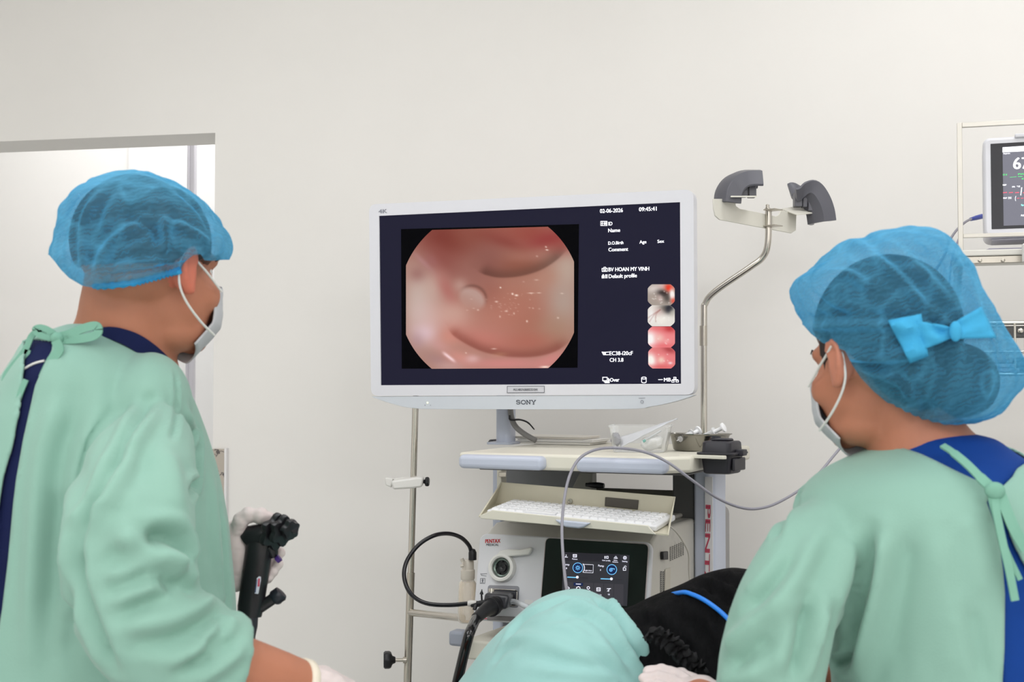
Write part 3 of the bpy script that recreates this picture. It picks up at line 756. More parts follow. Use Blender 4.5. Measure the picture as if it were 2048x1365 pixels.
    for cx, cy, sx, sy, wt in sp:
        k = (np.exp(-((x - cx) / sx) ** 2 - ((y - cy) / sy) ** 2) * wt)[..., None]; col = col * (1 - k) + np.array((255, 236, 224)) * k
    dx = ((x - 898) * .78 + (y - 714) * .62) / 15; dy = (-(x - 898) * .62 + (y - 714) * .78) / 3.2
    k = (np.exp(-dx ** 4 - dy ** 2) * .9)[..., None]; col = col * (1 - k) + np.array((244, 214, 216)) * k
    dx = ((x - 845) * .7 + (y - 520) * .7) / 26; dy = (-(x - 845) * .7 + (y - 520) * .7) / 5
    k = (np.exp(-dx ** 2 - dy ** 2) * .35)[..., None]; col = col * (1 - k) + np.array((190, 150, 156)) * k
    g = col.mean(-1, keepdims=True); col = g + (col - g) * 1.02; col = (col - 150) * 1.22 + 150
    return col * .96
# dark square behind, then the clipped round picture
mb = MB(); q = [(802, 458.5), (803.5, 738), (1155, 736), (1158, 448.5)]
blk_m = mat('screen_black', (3, 3, 5), .6, spec=.04, emit=.5)
mb.prism([MF.at(*p, .0030) for p in q], MF.b * .0004); mk('picture_surround', mb, blk_m, scr)
def oct_mask(X, Y):
    cx, cy, R = 980, 597.5, 182.0
    y = np.clip(Y, 457, 737.5); hw = np.sqrt(np.maximum(R * R - (y - cy) ** 2, 1))
    xl = np.maximum(cx - hw, 812); xr = np.minimum(cx + hw, 1148)
    t = (X - 812) / (1148 - 812); return xl + (xr - xl) * t, y
def skw(px, py):
    # rows of the picture follow the sheet's own perspective
    t = (px - 803) / (1157 - 803); top = 458.5 - 10 * t; bot = 738 - 2 * t; f = (py - 453.5) / (737 - 453.5)
    return px, top + (bot - top) * f
def pic_fn(X, Y):
    XX, YY = oct_mask(X, Y); return main_pic(XX, YY)
colour_grid('scope_picture', MF, .0026, 812, 1148, 457, 737.5, 200, 166, pic_fn, oct_mask, pic_m, scr, skw)
# four stills down the right
def thumb(cx, cy, style):
    hw, hh = 27, 21
    def msk(X, Y):
        u = (X - cx) / hw; v = np.clip((Y - cy) / hh, -1, 1); R = 1.23
        lim = np.minimum(1, np.sqrt(np.maximum(R * R - v * v * 1.0, .01)) - .0); lim = np.where(np.abs(v) > .55, 1 - (np.abs(v) - .55) ** 1.6 * 1.15, 1)
        return cx + u * hw * lim, Y
    def fn(X, Y):
        x = (X - cx); y = (Y - cy)
        if style == 0: 
            c = blend(x, y, (168, 156, 146), [(-14, -12, 18, 9, 0, (226, 214, 208), .9), (2, -17, 10, 5, 0, (222, 190, 186), .8), (4, -2, 12, 7, 15, (42, 34, 34), 1.2), (12, 6, 8, 9, 0, (72, 64, 60), .9), (16, -14, 9, 8, 30, (236, 52, 28), 1.1), (22, 0, 5, 11, -5, (255, 244, 240), 1.3), (24, 12, 5, 6, 0, (230, 60, 40), .8), (-10, 6, 14, 8, 0, (178, 160, 150), .6), (-2, 7, 5, 7, 0, (206, 180, 176), .7)])
        elif style == 1:
            c = blend(x, y, (232, 226, 218), [(8, -14, 14, 9, 10, (96, 92, 84), 1.1), (16, -14, 8, 8, -30, (34, 34, 44), 1.3), (22, -6, 6, 7, 0, (190, 186, 172), .7), (-6, -8, 12, 10, 0, (220, 190, 184), .7), (0, 8, 12, 8, 0, (246, 240, 230), .9), (-20, 0, 6, 14, 0, (250, 250, 248), .8)])
            for a in (-40, -15, 10): 
                d, s, t = line_dist(x, y, [(-2, -12), (-12 + a * .15, -2), (-16 + a * .5, 12)]); k = (np.exp(-(d / 1.1) ** 2) * .35)[..., None]; c = c * (1 - k) + np.array((150, 90, 84)) * k
        elif style == 2:
            c = blend(x, y, (240, 138, 140), [(-24, 4, 14, 16, 0, (255, 250, 248), 1.2), (-4, 2, 9, 8, 0, (246, 196, 186), .9), (14, -18, 14, 8, 12, (190, 52, 56), 1.1), (-6, -18, 16, 6, 0, (232, 110, 112), .8), (8, 18, 24, 5, 0, (236, 112, 116), .8), (10, 8, 6, 4, 0, (248, 186, 182), .6)])
        else:
            c = blend(x, y, (236, 130, 132), [(-22, 4, 10, 14, -15, (255, 248, 240), 1.2), (-1, 4, 7, 7, 30, (248, 206, 190), 1.0), (14, -17, 16, 7, 14, (176, 66, 70), 1.0), (-8, -16, 14, 6, 0, (226, 120, 120), .7), (0, 18, 24, 5, 0, (226, 106, 106), .8), (17, 10, 4, 2.5, 0, (255, 240, 244), .8)])
        for i in range(14 if style < 2 else 4):
            rg = random.Random(style * 50 + i); kx, ky = rg.gauss(0, 12), rg.gauss(6, 7); k = (np.exp(-((x - kx) / 1.3) ** 2 - ((y - ky) / 1.1) ** 2) * .6)[..., None]; c = c * (1 - k) + np.array((255, 250, 244)) * k
        return c
    def f2(X, Y): XX, YY = msk(X, Y); return fn(XX, YY)
    return colour_grid('still_picture', MF, .0030, cx - hw, cx + hw, cy - hh, cy + hh, 44, 34, f2, msk, pic_m, scr)
for i, (cx, cy) in enumerate(((1322.5, 590), (1322.5, 632), (1323, 674.5), (1323.5, 716.5))): thumb(cx, cy, i)
scr_w = mat('screen_white', (246, 246, 252), .5, emit=.9, spec=.1)
TX = lambda s, x0, y0, x1, y1, hh: lettering(s, MF, (x0, y0), (x1, y1), hh, .0030, scr_w, scr, bold=.045)
TX('02-06-2026', 1200, 426.5, 1246, 424.5, 8.3); TX('09:45:41', 1278, 423, 1313.5, 421.5, 8.3)
TX('ID', 1217, 451.5, 1225, 451, 7.6); TX('Name', 1216.5, 465, 1240.5, 464, 7.6); TX('D.O.Birth', 1216.5, 490, 1247, 488.5, 6.6)
TX('Age', 1279, 487.6, 1293, 487, 6.6); TX('Sex', 1315, 486.4, 1328.5, 485.6, 6.6); TX('Comment', 1217, 503.3, 1256.5, 502, 7.6)
TX('BV HOAN MY VINH', 1217, 543.3, 1298.5, 541.5, 8); TX('Default profile', 1217.5, 556.8, 1274, 555, 8)
TX('EC38-i20cF', 1219, 711, 1266, 710.5, 8); TX('CH 3.8', 1219.5, 724.2, 1247, 723.8, 7.8); TX('Over', 1220, 764, 1239, 763.6, 7.6); TX('MB', 1328, 763.6, 1342, 763.3, 7.6)
def icon(lines=(), rects=(), name='icon'):
    mb = MB(); wd = 2.7 / FPX
    for pts, wp in lines:
        q = [MF.at(*p, .0029) for p in pts]
        for i in range(len(q) - 1):
            t = (q[i + 1] - q[i]).normalized(); s = t.cross(MF.b) * wd * wp / 2
            mb.quad(q[i] - s - t * wd * wp * .4, q[i + 1] - s + t * wd * wp * .4, q[i + 1] + s + t * wd * wp * .4, q[i] + s - t * wd * wp * .4)
    for x0, y0, x1, y1 in rects: mb.quad(*[MF.at(x, y, .0029) for x, y in ((x0, y0), (x1, y0), (x1, y1), (x0, y1))])
    return mk(name, mb, scr_w, scr)
bx = lambda x0, y0, x1, y1, wv=1.1: ([(x0, y0), (x1, y0), (x1, y1), (x0, y1), (x0, y0)], wv)
circ = lambda cx, cy, rx, ry=None, a0=0, a1=360, n=16: [(cx + rx * math.cos(math.radians(a0 + (a1 - a0) * i / n)), cy + (ry or rx) * math.sin(math.radians(a0 + (a1 - a0) * i / n))) for i in range(n + 1)]
icon([bx(1201.5, 443, 1214, 451.5), ([(1204.5, 445), (1204.5, 450)], 1.6), ([(1203, 447), (1206, 447)], 1)], [(1207.5, 444.8, 1212.8, 446), (1207.5, 446.6, 1212.8, 447.8), (1207.5, 448.4, 1212.8, 449.6)])
icon([([(1204, 537.5), (1207, 537.2), (1208, 535), (1211, 534.8), (1212, 537), (1214.5, 537), (1214.5, 543), (1204.5, 543.4), (1204, 537.5)], 1.3), (circ(1209.3, 540, 2), 1.2)])
icon([], [(1203.5, 551.5, 1209, 557), (1205, 549, 1207.6, 552)] + [(1210.2 + 2.7 * i, 549.4 + 2.7 * j, 1212.3 + 2.7 * i, 551.4 + 2.7 * j) for i in range(2) for j in range(3)])
icon([([(1204, 704.6), (1209, 705), (1217.5, 704.6)], 1.4), ([(1205, 706), (1207, 710), (1217.5, 710)], 1.3), ([(1207, 706.6), (1211, 709)], 1.4), (circ(1210, 707.6, 1.3, n=8), .9)])
icon([bx(1205.5, 755.2, 1214.4, 762, 1.4), ([(1208, 764), (1216.6, 764), (1216.6, 757)], 1.4), ([(1210, 766), (1218.4, 766), (1218.4, 759)], 1.4)])
icon([(circ(1287.8, 756.6, 4.6, 2), 1.3), ([(1283.2, 756.6), (1283.2, 764)], 1.3), ([(1292.4, 756.6), (1292.4, 764)], 1.3), (circ(1287.8, 764, 4.6, 2.2, 0, 180), 1.3)])
icon([([(1317, 759.8), (1325, 759.6)], 1.3), bx(1347.5, 755, 1352, 758.2), bx(1343.5, 761.6, 1348.3, 764.8), bx(1352, 761.4, 1356.8, 764.6), ([(1349.8, 758.2), (1349.8, 760)], 1), ([(1344.5, 760), (1356, 760)], 1), ([(1345.8, 760), (1345.8, 761.4)], 1), ([(1354.3, 760), (1354.3, 761.3)], 1)])
# stand post down to the shelf
pf = Frame(P(1014, 850, 2.90), 20); pf.o.z = 0
a, _ = pf.hit(999, 850); b, _ = pf.hit(1028, 850)
mb = MB(); zt2 = P(1014, 700, 2.90).z; mb.prism([pf(x, y, SH + .002) for x, y in rrect(a, b, -.03, .02, .012)], (0, 0, zt2 - SH - .002)); mk('stand_post', mb, bluegrey, mon, smooth=40)
mb = MB(); mb.prism([pf(x, y, SH + .0005) for x, y in rrect(a - .016, b + .01, -.045, .035, .01)], (0, 0, .005)); mk('stand_foot', mb, bluegrey, mon, bevel=.001)
mb = MB(); q1 = MF(MF.hit(1014, 700)[0], .082, MF.hit(1014, 700)[1]); mb.prism([q1 + V((-.03, 0, -.04)), q1 + V((.03, 0, -.04)), q1 + V((.03, 0, .05)), q1 + V((-.03, 0, .05))], (0, .10, 0)); mk('mount', mb, bluegrey, mon, bevel=.004)
# cable down the post and its black tie
mb = MB(); mb.tube(crv([P(1021, 800, 2.862), P(1022, 830, 2.86), P(1030, 852, 2.85), P(1048, 868, 2.84), P(1072, 882, 2.83)], 8), .0062, 12); mk('video_cable', mb, mat('cable_grey', (128, 126, 124), .45, var=.03), mon, smooth=60)
mb = MB(); mb.tube(crv([P(1019, 832, 2.855), P(1021, 840, 2.85), P(1040, 840, 2.85), P(1056, 846, 2.85), P(1069, 860, 2.85)], 6), [.0025] * 12 + [.0022] * 8 + [.0018] * 4 + [.001], 8, flat=(1, .8)); mk('cable_tie', mb, black_pl, mon, smooth=50)
mb = MB(); mb.box(CF, -.30, -.26, .30, .36, SH, SH + .014); 
a, z = CF.hit(974, 889, .30); b, _ = CF.hit(985, 886, .30)
mb = MB(); mb.prism([CF(x, .30, zz) for x, zz in ((a, SH + .0005), (b, SH + .0005), (b, SH + .008), (a + .006, SH + .008))], CF.b * .05); tag(mk('rubber_stop', mb, mat('stop_grey', (88, 88, 94), .5, var=.03), bevel=.002), 'small dark grey rubber block at the rear left corner of the cart shelf', 'block')

# ================================================================== video processor
TL = 11.0
o = CF.at(1130, 1160, -.01)
PF = Frame(o, CY, TL)
proc = thing('video_processor', CF(.03, .2, zl), 'white scope processor with round socket and black touch panel, under the keyboard tray', 'medical device')
hp_ = PF.hit
body = mat('processor_white', (224, 224, 228), .38, var=.008); bodyb = mat('processor_beige', (208, 205, 196), .42, var=.01)
bL, bR = hp_(952, 1160)[0], hp_(1300, 1160)[0]; zT = (hp_(965, 1066)[1] + hp_(1290, 1086)[1]) / 2; zB = (hp_(945, 1246)[1] + hp_(1280, 1262)[1]) / 2
fp = rrect(bL, bR, zB, zT, .016)
mb = MB(); mb.prism([PF(x, 0, z) for x, z in fp], PF.b * .014); mk('front_panel', mb, body, proc, bevel=.003)
# housing behind the panel
ztw = PF(0, 0, zT).z; yT = CF.loc(PF(0, .014, zT))[1]; yB = CF.loc(PF(0, .014, zB))[1]; zbw = PF(0, 0, zB).z
lx = CF.loc(PF(bL, 0, 0))[0]; rx_ = CF.loc(PF(bR, 0, 0))[0]
side = [(yB + .001, zbw + .004), (yT + .002, ztw - .004), (yT + .05, ztw + .016), (.36, ztw + .016), (.36, zbw)]
mb = MB(); mb.prism([CF(lx + .004, y, z) for y, z in side], CF.r * (rx_ - lx - .008)); mk('housing', mb, bodyb, proc, bevel=.008, segs=3)
mb = MB(); mb.prism([CF(lx + .03, y, z) for y, z in ((yT + .05, ztw + .0165), (yT + .10, ztw + .026), (.345, ztw + .026), (.345, ztw + .0165))], CF.r * (rx_ - lx - .06)); mk('top_cover', mb, bodyb, proc, bevel=.006)
# black glass panel
mb = MB(); gp = rpoly([hp_(1092, 1076), hp_(1078, 1250), hp_(1287, 1262), hp_(1298, 1089)], [.011, .004, .004, .011]); mb.prism([PF(x, -.0015, z) for x, z in gp], PF.b * .0012)
blkg = mat('black_glass', (24, 23, 22), .12, spec=.45, var=.03); gl = mk('touch_panel', mb, blkg, proc, bevel=.0005)
mb = MB(); mb.tube([PF(x, -.0008, z) for x, z in gp], .0011, 6, closed=True); mk('panel_rim', mb, mat('rim_pinkgrey', (196, 184, 184), .35, var=.01), proc, smooth=60)
def ps(px, py): return PF.at(px, py, -.0019)
disp = mat('display_grey', (60, 60, 68), .35, emit=.6, spec=.2); disp.node_tree.nodes['Principled BSDF'].inputs['Base Color'].default_value = (.02, .02, .02, 1)
disp2 = mat('display_dark', (46, 44, 54), .35, emit=.6, spec=.2); disp2.node_tree.nodes['Principled BSDF'].inputs['Base Color'].default_value = (.02, .02, .02, 1)
tile = mat('display_tile', (74, 72, 80), .35, emit=.6, spec=.2); tile.node_tree.nodes['Principled BSDF'].inputs['Base Color'].default_value = (.02, .02, .02, 1)
dblue = mat('display_navy', (20, 34, 72), .35, emit=.8, spec=.2); cyan = mat('display_cyan', (120, 196, 246), .35, emit=.85, spec=.2); dw = mat('display_white', (228, 228, 240), .35, emit=.85, spec=.2)
mb = MB(); mb.prism([ps(1127, 1105), ps(1123, 1205), ps(1254, 1213), ps(1259, 1111)], PF.b * .0003); dsp = mk('display', mb, disp, proc)
def flat(name, polys, m, y=-.0022, parent=None):
    mb = MB()
    for q in polys: mb.quad(*[PF.at(*p, y) for p in q])
    return mk(name, mb, m, parent or dsp)
def strokes(name, lines, m, y=-.0026):
    mb = MB()
    for pts, wp in lines:
        q = [PF.at(*p, y) for p in pts]; wd = wp * 2.55 / FPX / 2
        for i in range(len(q) - 1):
            t = (q[i + 1] - q[i]).normalized(); s = t.cross(PF.b) * wd
            mb.quad(q[i] - s - t * wd * .5, q[i + 1] - s + t * wd * .5, q[i + 1] + s + t * wd * .5, q[i] + s - t * wd * .5)
    return mk(name, mb, m, dsp)
flat('header_bar', [[(1127, 1106), (1126.5, 1122), (1240, 1125.6), (1240, 1109)]], disp2)
for i in range(6):
    x = 1127 + i * 20.3; y = 1164 + i * .95; flat('tile', [[(x, y), (x - .6, y + 40), (x + 18, y + 40.8), (x + 18.6, y + .8)]], dblue if False else tile)
flat('tile_head', [[(1147.5, 1166), (1147.2, 1172), (1165.5, 1172.8), (1165.8, 1166.8)]], dblue, -.0024)
flat('light_box', [[(1166.5, 1129.5), (1166, 1145.6), (1186, 1146.6), (1186.6, 1130.4)]], disp2, -.0023)
strokes('light_box_edge', [([(1166.5, 1129.5), (1186.6, 1130.4), (1186, 1146.6), (1166, 1145.6)], .8), (circ(1156, 1136.6, 13, 12.4, -40, 40, 8), 1.4)], dw)
for cx, cy in ((1155.6, 1136.4), (1223.6, 1140)):
    mb = MB(); mb.quad(*[PF.at(*p, -.0023) for p in circ(cx, cy, 9.6, 9.8, n=20)[:-1]]); mk('dial', mb, dblue, dsp)
    strokes('dial_ring', [(circ(cx, cy, 9.8, 10), 1.1)], cyan)
strokes('dial_icon', [(circ(1155.6, 1136.4, 2.4, n=10), 1.1), (circ(1221.8, 1140.6, 3, n=10), 1), (circ(1221.8, 1140.6, 1.2, n=8), .8), ([(1222, 1137.4), (1229, 1138.4), (1228, 1140.4)], 1.1)] + [([(1155.6 + 3.6 * math.cos(a), 1136.4 + 3.6 * math.sin(a)), (1155.6 + 5 * math.cos(a), 1136.4 + 5 * math.sin(a))], 1) for a in np.linspace(0, 2 * PI, 9)[:-1]], cyan)
flat('slider', [[(1134.6, 1154.2), (1134.6, 1156), (1154, 1156.8), (1154, 1155)]], cyan, -.0025); flat('slider', [[(1201.4, 1157.4), (1201.4, 1159.2), (1222, 1160), (1222, 1158.2)]], cyan, -.0025)
flat('slider_track', [[(1158, 1155.6), (1158, 1156.6), (1176, 1157.4), (1176, 1156.4)], [(1226, 1159), (1226, 1160), (1244, 1160.8), (1244, 1159.8)]], disp2, -.0024)
mb = MB()
for cx, cy in ((1154.6, 1155.2), (1222.8, 1158.6)): mb.quad(*[PF.at(*p, -.0027) for p in circ(cx, cy, 2.8, n=12)[:-1]])
mk('slider_knob', mb, dw, dsp)
LT = lambda s, x0, y0, x1, y1, hh: lettering(s, PF, (x0, y0), (x1, y1), hh, -.0024, dw, dsp, bold=.03)
LT('Patient', 1144.5, 1120, 1155, 1120.6, 2.8); LT('User profile', 1204.5, 1122.6, 1221, 1123.6, 2.8); LT('White', 1227, 1122.4, 1235, 1122.8, 2.4); LT('balance', 1225.4, 1125.6, 1236.4, 1126.2, 2.4); LT('Setting', 1244.4, 1124.6, 1255, 1125.2, 3)
LT('Lamp', 1128, 1131.2, 1139, 1131.8, 3.8); LT('8', 1132, 1139, 1134, 1139.2, 3.6); LT('Light limit', 1169.6, 1142.8, 1184, 1143.5, 2.8); LT('Pump', 1196.4, 1134, 1208, 1134.8, 4.2); LT('3', 1200, 1142.4, 1202, 1142.5, 3.4)
LT('Scope info', 1129.6, 1187, 1142, 1187.6, 2.4); LT('Color', 1152.4, 1185.6, 1159.6, 1185.9, 2.6); LT('balance', 1150.4, 1189, 1161.4, 1189.5, 2.6); LT('Mode', 1172, 1188.4, 1181, 1188.8, 2.6); LT('OFF 1 2 3', 1190.6, 1191.4, 1203, 1192, 2.6); LT('OE', 1216, 1191, 1220, 1191.2, 2.8)
strokes('tile_icon', [([(1131, 1177), (1135, 1173.6), (1139, 1177), (1135, 1180), (1131, 1177)], 1.2), ([(1153, 1180), (1153, 1176), (1157, 1174), (1160, 1176), (1160, 1180)], 1.4), (circ(1176.6, 1176.6, 2.6, n=10), 1.2), ([(1173.6, 1182), (1180, 1182.4)], 1.4), bx(1193.6, 1176.6, 1200.4, 1182.6, 1.4), ([(1194, 1179.6), (1200, 1179.8)], 1.2), ([(1214, 1178.4), (1221.6, 1178)], 1.4), ([(1218.6, 1178), (1217, 1184)], 1.4), ([(1214.4, 1183.4), (1217, 1181)], 1), ([(1152, 1168.8), (1161.6, 1169.2)], 1.3)], dw)
strokes('header_icon', [bx(1146.4, 1109.8, 1153, 1115, 1.4), ([(1146.6, 1112.4), (1153, 1112.6)], 1.2), ([(1210, 1117.6), (1210, 1113.4)], 2.2), bx(1213, 1113.4, 1216.4, 1117.6, 1.2), ([(1228, 1117), (1235, 1117.4)], 1.6), (circ(1231.6, 1115, 1.8, n=8), .8), (circ(1249.8, 1116.4, 3, n=12), 1.2), (circ(1249.8, 1116.4, 1, n=8), .8), bx(1246.4, 1136.6, 1251.6, 1141.4, 1.2), ([(1248.4, 1136), (1248.6, 1133.6), (1251, 1132.6), (1252.8, 1134.4)], 1), ([(1132.4, 1110), (1132.4, 1113), (1130, 1115), (1135.4, 1115.2)], 1.2)], dw)
strokes('dim_icon', [([(1235.6, 1179.4), (1235.6, 1183), (1239, 1183.4)], .9), ([(1239.4, 1181.6), (1241.6, 1178.6), (1242.4, 1183.6)], .9)], tile)
# round light-guide socket with swung lever
sk = mat('socket_white', (232, 231, 226), .35, var=.01)
cS = PF.at(1006.5, 1136.5, 0); rS = 29.0 * 2.55 / FPX
mb = MB(); mb.lathe(cS, -PF.b, [(rS, 0), (rS, .008), (rS * .94, .013), (rS * .80, .014), (rS * .70, .012), (rS * .66, .004), (rS * .66, -.0005)], 40, cap=False); soc = mk('socket_ring', mb, sk, proc, smooth=45)
mb = MB(); mb.lathe(cS, -PF.b, [(rS * .66, .009), (rS * .60, .007), (rS * .52, .006), (rS * .50, .002)], 32, cap=False); mk('socket_collar', mb, mat('socket_green_steel', (126, 140, 132), .3, metal=.6, var=.05), proc, smooth=45)
mb = MB(); mb.lathe(cS, -PF.b, [(rS * .62, .0012), (rS * .30, .0012), (rS * .28, .005), (rS * .14, .005), (.0005, .003)], 32, cap=False)
for a in (30, 100, 170, 240, 310):
    t = math.radians(a); q = cS - PF.b * .006; u = PF.r * math.cos(t) + PF.u * math.sin(t); s = PF.r * -math.sin(t) + PF.u * math.cos(t)
    mb.prism([q + u * rS * .40 - s * .002, q + u * rS * .56 - s * .003, q + u * rS * .56 + s * .003, q + u * rS * .40 + s * .002], PF.b * .004)
mk('socket_core', mb, mat('socket_dark', (30, 32, 34), .3, var=.05), proc, smooth=40)
mb = MB(); lev = [hp_(*p, -.012) for p in ((992, 1112), (1000, 1102), (1016, 1099), (1038, 1100), (1062, 1095), (1064, 1099), (1058, 1110), (1040, 1112), (1022, 1113), (1010, 1116))]
mb.prism([PF(x, -.013, z) for x, z in lev], PF.b * .010); mk('lock_lever', mb, sk, proc, bevel=.003)
# printed marks
lettering('PENTAX', PF, (970.5, 1087), (1001, 1086.2), 8, -.0002, mat('pentax_red', (196, 30, 44), .45, var=.02), proc, bold=.09)
lettering('MEDICAL', PF, (972.6, 1092.6), (997.6, 1092.4), 4.6, -.0002, ink, proc, bold=.03)
mb = MB(); q = [hp_(*p, -.0005) for p in ((961, 1157.6), (970, 1157.6), (969.6, 1167.4), (960.4, 1167.4))]
outline('patient_mark', PF, [(961, 1157.8), (970, 1157.8), (969.4, 1167.4), (960.4, 1167.4)], .7, ink, proc, -.0008)
def pstroke(name, lines, m, y=-.0008):
    mb = MB()
    for pts, wp in lines:
        q = [PF.at(*p, y) for p in pts]; wd = wp * 2.55 / FPX / 2
        for i in range(len(q) - 1):
            t = (q[i + 1] - q[i]).normalized(); s = t.cross(PF.b) * wd; mb.quad(q[i] - s, q[i + 1] - s, q[i + 1] + s, q[i] + s)
    return mk(name, mb, m, proc)
pstroke('person_symbol', [([(965.2, 1160.6), (965, 1163.4)], 1.5), ([(965, 1163.4), (963.4, 1166.4)], .9), ([(965, 1163.4), (966.6, 1166.4)], .9), ([(963, 1161.6), (967.4, 1161.6)], .8), (circ(965.2, 1159.5, .6, n=6), .9)], ink)
pstroke('scope_symbol', [([(960.6, 1148), (963, 1148.6), (974, 1148)], .8), ([(961.4, 1149.6), (963, 1151.4), (973, 1152.6)], .7)], ink)
# connector recess, frame and drawer bar
mb = MB(); rp = rpoly([hp_(*p) for p in ((976, 1171), (975, 1210), (1037, 1217), (1039, 1173))], .006); mb.prism([PF(x, -.0012, z) for x, z in rp], PF.b * .001); mk('port_recess', mb, mat('recess_grey', (150, 150, 156), .4, var=.02), proc, bevel=.0004)
mb = MB(); rp2 = rpoly([hp_(*p) for p in ((983, 1179), (980, 1207), (1036, 1213), (1038, 1182))], .005); mb.prism([PF(x, -.009, z) for x, z in rp2], PF.b * .0075); port = mk('port_block', mb, mat('port_graphite', (66, 66, 72), .28, var=.04), proc, bevel=.002)
mb = MB(); mb.tube([PF(x, -.0092, z) for x, z in rp2], .0011, 6, closed=True); mk('port_frame', mb, steel, proc, smooth=60)
mb = MB(); fr = [hp_(*p) for p in ((976, 1232), (975, 1241), (1060, 1245), (1062, 1236))]; mb.prism([PF(x, -.004, z) for x, z in fr], PF.b * .0035); mk('drawer_bar', mb, mat('bar_grey', (132, 128, 128), .35, var=.03), proc, bevel=.001)
pstroke('red_stripe', [([(958, 1237.4), (976, 1238.4)], 2.2)], red)
# small label patch and side details
mb = MB(); mb.quad(*[PF.at(*p, -.0006) for p in ((1050, 1200), (1066, 1201), (1065, 1210), (1049, 1209))]); mk('label_patch', mb, mat('label_white', (232, 230, 228), .5, var=.01), proc)
def sd(px, py):
    """point on the processor's right side face"""
    x = rx_ - .004 + .001; o = CF(x, 0, 0); d = ray(px, py); t = (o - CAM).dot(CF.r) / d.dot(CF.r); return CAM + d * t
mb = MB()
for i in range(7):
    for j in range(8):
        px = 1341 + i * 4.2; py = 1096 - i * 1.9 + j * 3.6 
        if py < 1080 + (1365 - px) * .1: pass
        c = sd(px, py); s = .0016; mb.add([c + CF.b * a * s * 1.8 + V((0, 0, 1)) * b * s * .8 + CF.r * .0004 for a, b in ((-1, -1), (1, -1), (1, 1), (-1, 1))], [(0, 1, 2, 3)])
for i in range(2):
    for j in range(13):
        c = sd(1322 + i * 4.6, 1145 + j * 4.2); s = .0015; mb.add([c + CF.b * a * s * 2.4 + V((0, 0, 1)) * b * s + CF.r * .0004 for a, b in ((-1, -1), (1, -1), (1, 1), (-1, 1))], [(0, 1, 2, 3)])
mk('vent_slots', mb, mat('vent_dark', (70, 68, 66), .6, var=.03), proc)['kind'] = 'stuff'
mb = MB(); q = [sd(*p) for p in ((1321, 1104), (1331, 1103), (1331, 1120), (1321, 1120))]; mb.prism(q, CF.r * .006); mk('side_switch', mb, black_pl, proc, bevel=.0015)
mb = MB(); q = [sd(*p) for p in ((1330, 1140), (1341, 1136), (1340, 1186), (1329, 1188))]; mb.prism(q, CF.r * .0004); sl = mk('side_label', mb, mat('side_label', (206, 200, 186), .5, var=.02), proc)
# rear unit bulge and its thin lead
mb = MB(); mb.prism([CF(x, .37, z) for x, z in rrect(rx_ - .10, rx_ + .035, zbw + .02, ztw + .035, .02)], CF.b * .09)
tag(mk('rear_unit', mb, mat('rear_grey', (150, 148, 148), .4, var=.02), bevel=.012, segs=3), 'rounded grey housing behind the white processor, beside the right upright', 'housing')
mb = MB(); mb.tube(crv([P(1338, 1052, 2.47), P(1352, 1064, 2.50), P(1366, 1084, 2.52), P(1377, 1108, 2.54), P(1378, 1140, 2.55), P(1381, 1180, 2.55), P(1384, 1230, 2.55), P(1384, 1300, 2.56)], 8), .0018, 8); tag(mk('keyboard_lead', mb, mat('lead_white', (214, 208, 198), .45, var=.02), smooth=60), 'thin cream lead hanging from the keyboard tray beside the processor', 'cable')

# ================================================================== keyboard
kb = thing('keyboard', (FLb + FRb + BL + BR) / 4, 'white computer keyboard lying in the sloping cream tray', 'keyboard')
K00, K10, K01, K11 = tray_pt(976, 1029, yf + .010), tray_pt(1304, 1060, yf + .010), tray_pt(992, 1007, ybk - .03), tray_pt(1318, 1037, ybk - .03)
# a real rectangle on the tray floor
ex = (FRb - FLb).normalized(); ey = (BL - FLb); ey = (ey - ex * ey.dot(ex)).normalized(); en = ex.cross(ey)
kf = lambda x, y, z: FLb + ex * x + ey * y + en * z
tw = (FRb - FLb).length; td = (BL - FLb).dot(ey)
kx0, kx1, ky0, ky1 = .012, tw - .024, .008, td - .012
mb = MB(); mb.prism([kf(kx0, ky0, .002), kf(kx1, ky0, .002), kf(kx1, ky1, .002), kf(kx0, ky1, .002)], en * .011); mk('case', mb, mat('keyboard_white', (232, 232, 234), .4, var=.008), kb, bevel=.003)
keym = mat('key_white', (238, 238, 240), .4, var=.006)
nc, nr_ = 19, 5; kw = (kx1 - kx0 - .016) / nc; kd = (ky1 - ky0 - .012) / nr_
km = None
for r in range(nr_):
    for c in range(nc):
        if c in (14,) and False: continue
        if r == 0 and 4 <= c <= 7: continue
        gap = .004 if c >= 15 else 0
        x = kx0 + .006 + (c + .5) * kw * .985 + gap; y = ky0 + .006 + (r + .5) * kd
        if km is None:
            mb = MB(); a, b = kw * .46, kd * .45
            rr = [[ex * sx * a + ey * sy * b for sx, sy in ((-1, -1), (1, -1), (1, 1), (-1, 1))], [ex * sx * a * .8 + ey * sy * b * .84 + en * .0034 for sx, sy in ((-1, -1), (1, -1), (1, 1), (-1, 1))]]
            mb.rings(rr); ko = mk('key', mb, keym, kb, org=ORG[kb] * 1.0); ko.data.transform(Matrix.Translation(ORG[kb])); km = ko.data
        else:
            ko = bpy.data.objects.new('key', km); link(ko, kb)
        ko.location = kf(x, y, .0128) - ORG[kb]
mb = MB(); mb.box(lambda x, y, z: kf(x, y, z), kx0 + .006 + 4.2 * kw, kx0 + .006 + 7.7 * kw, ky0 + .006 + .002, ky0 + .006 + kd - .001, .0128, .0160); mk('space_bar', mb, keym, kb, bevel=.001)

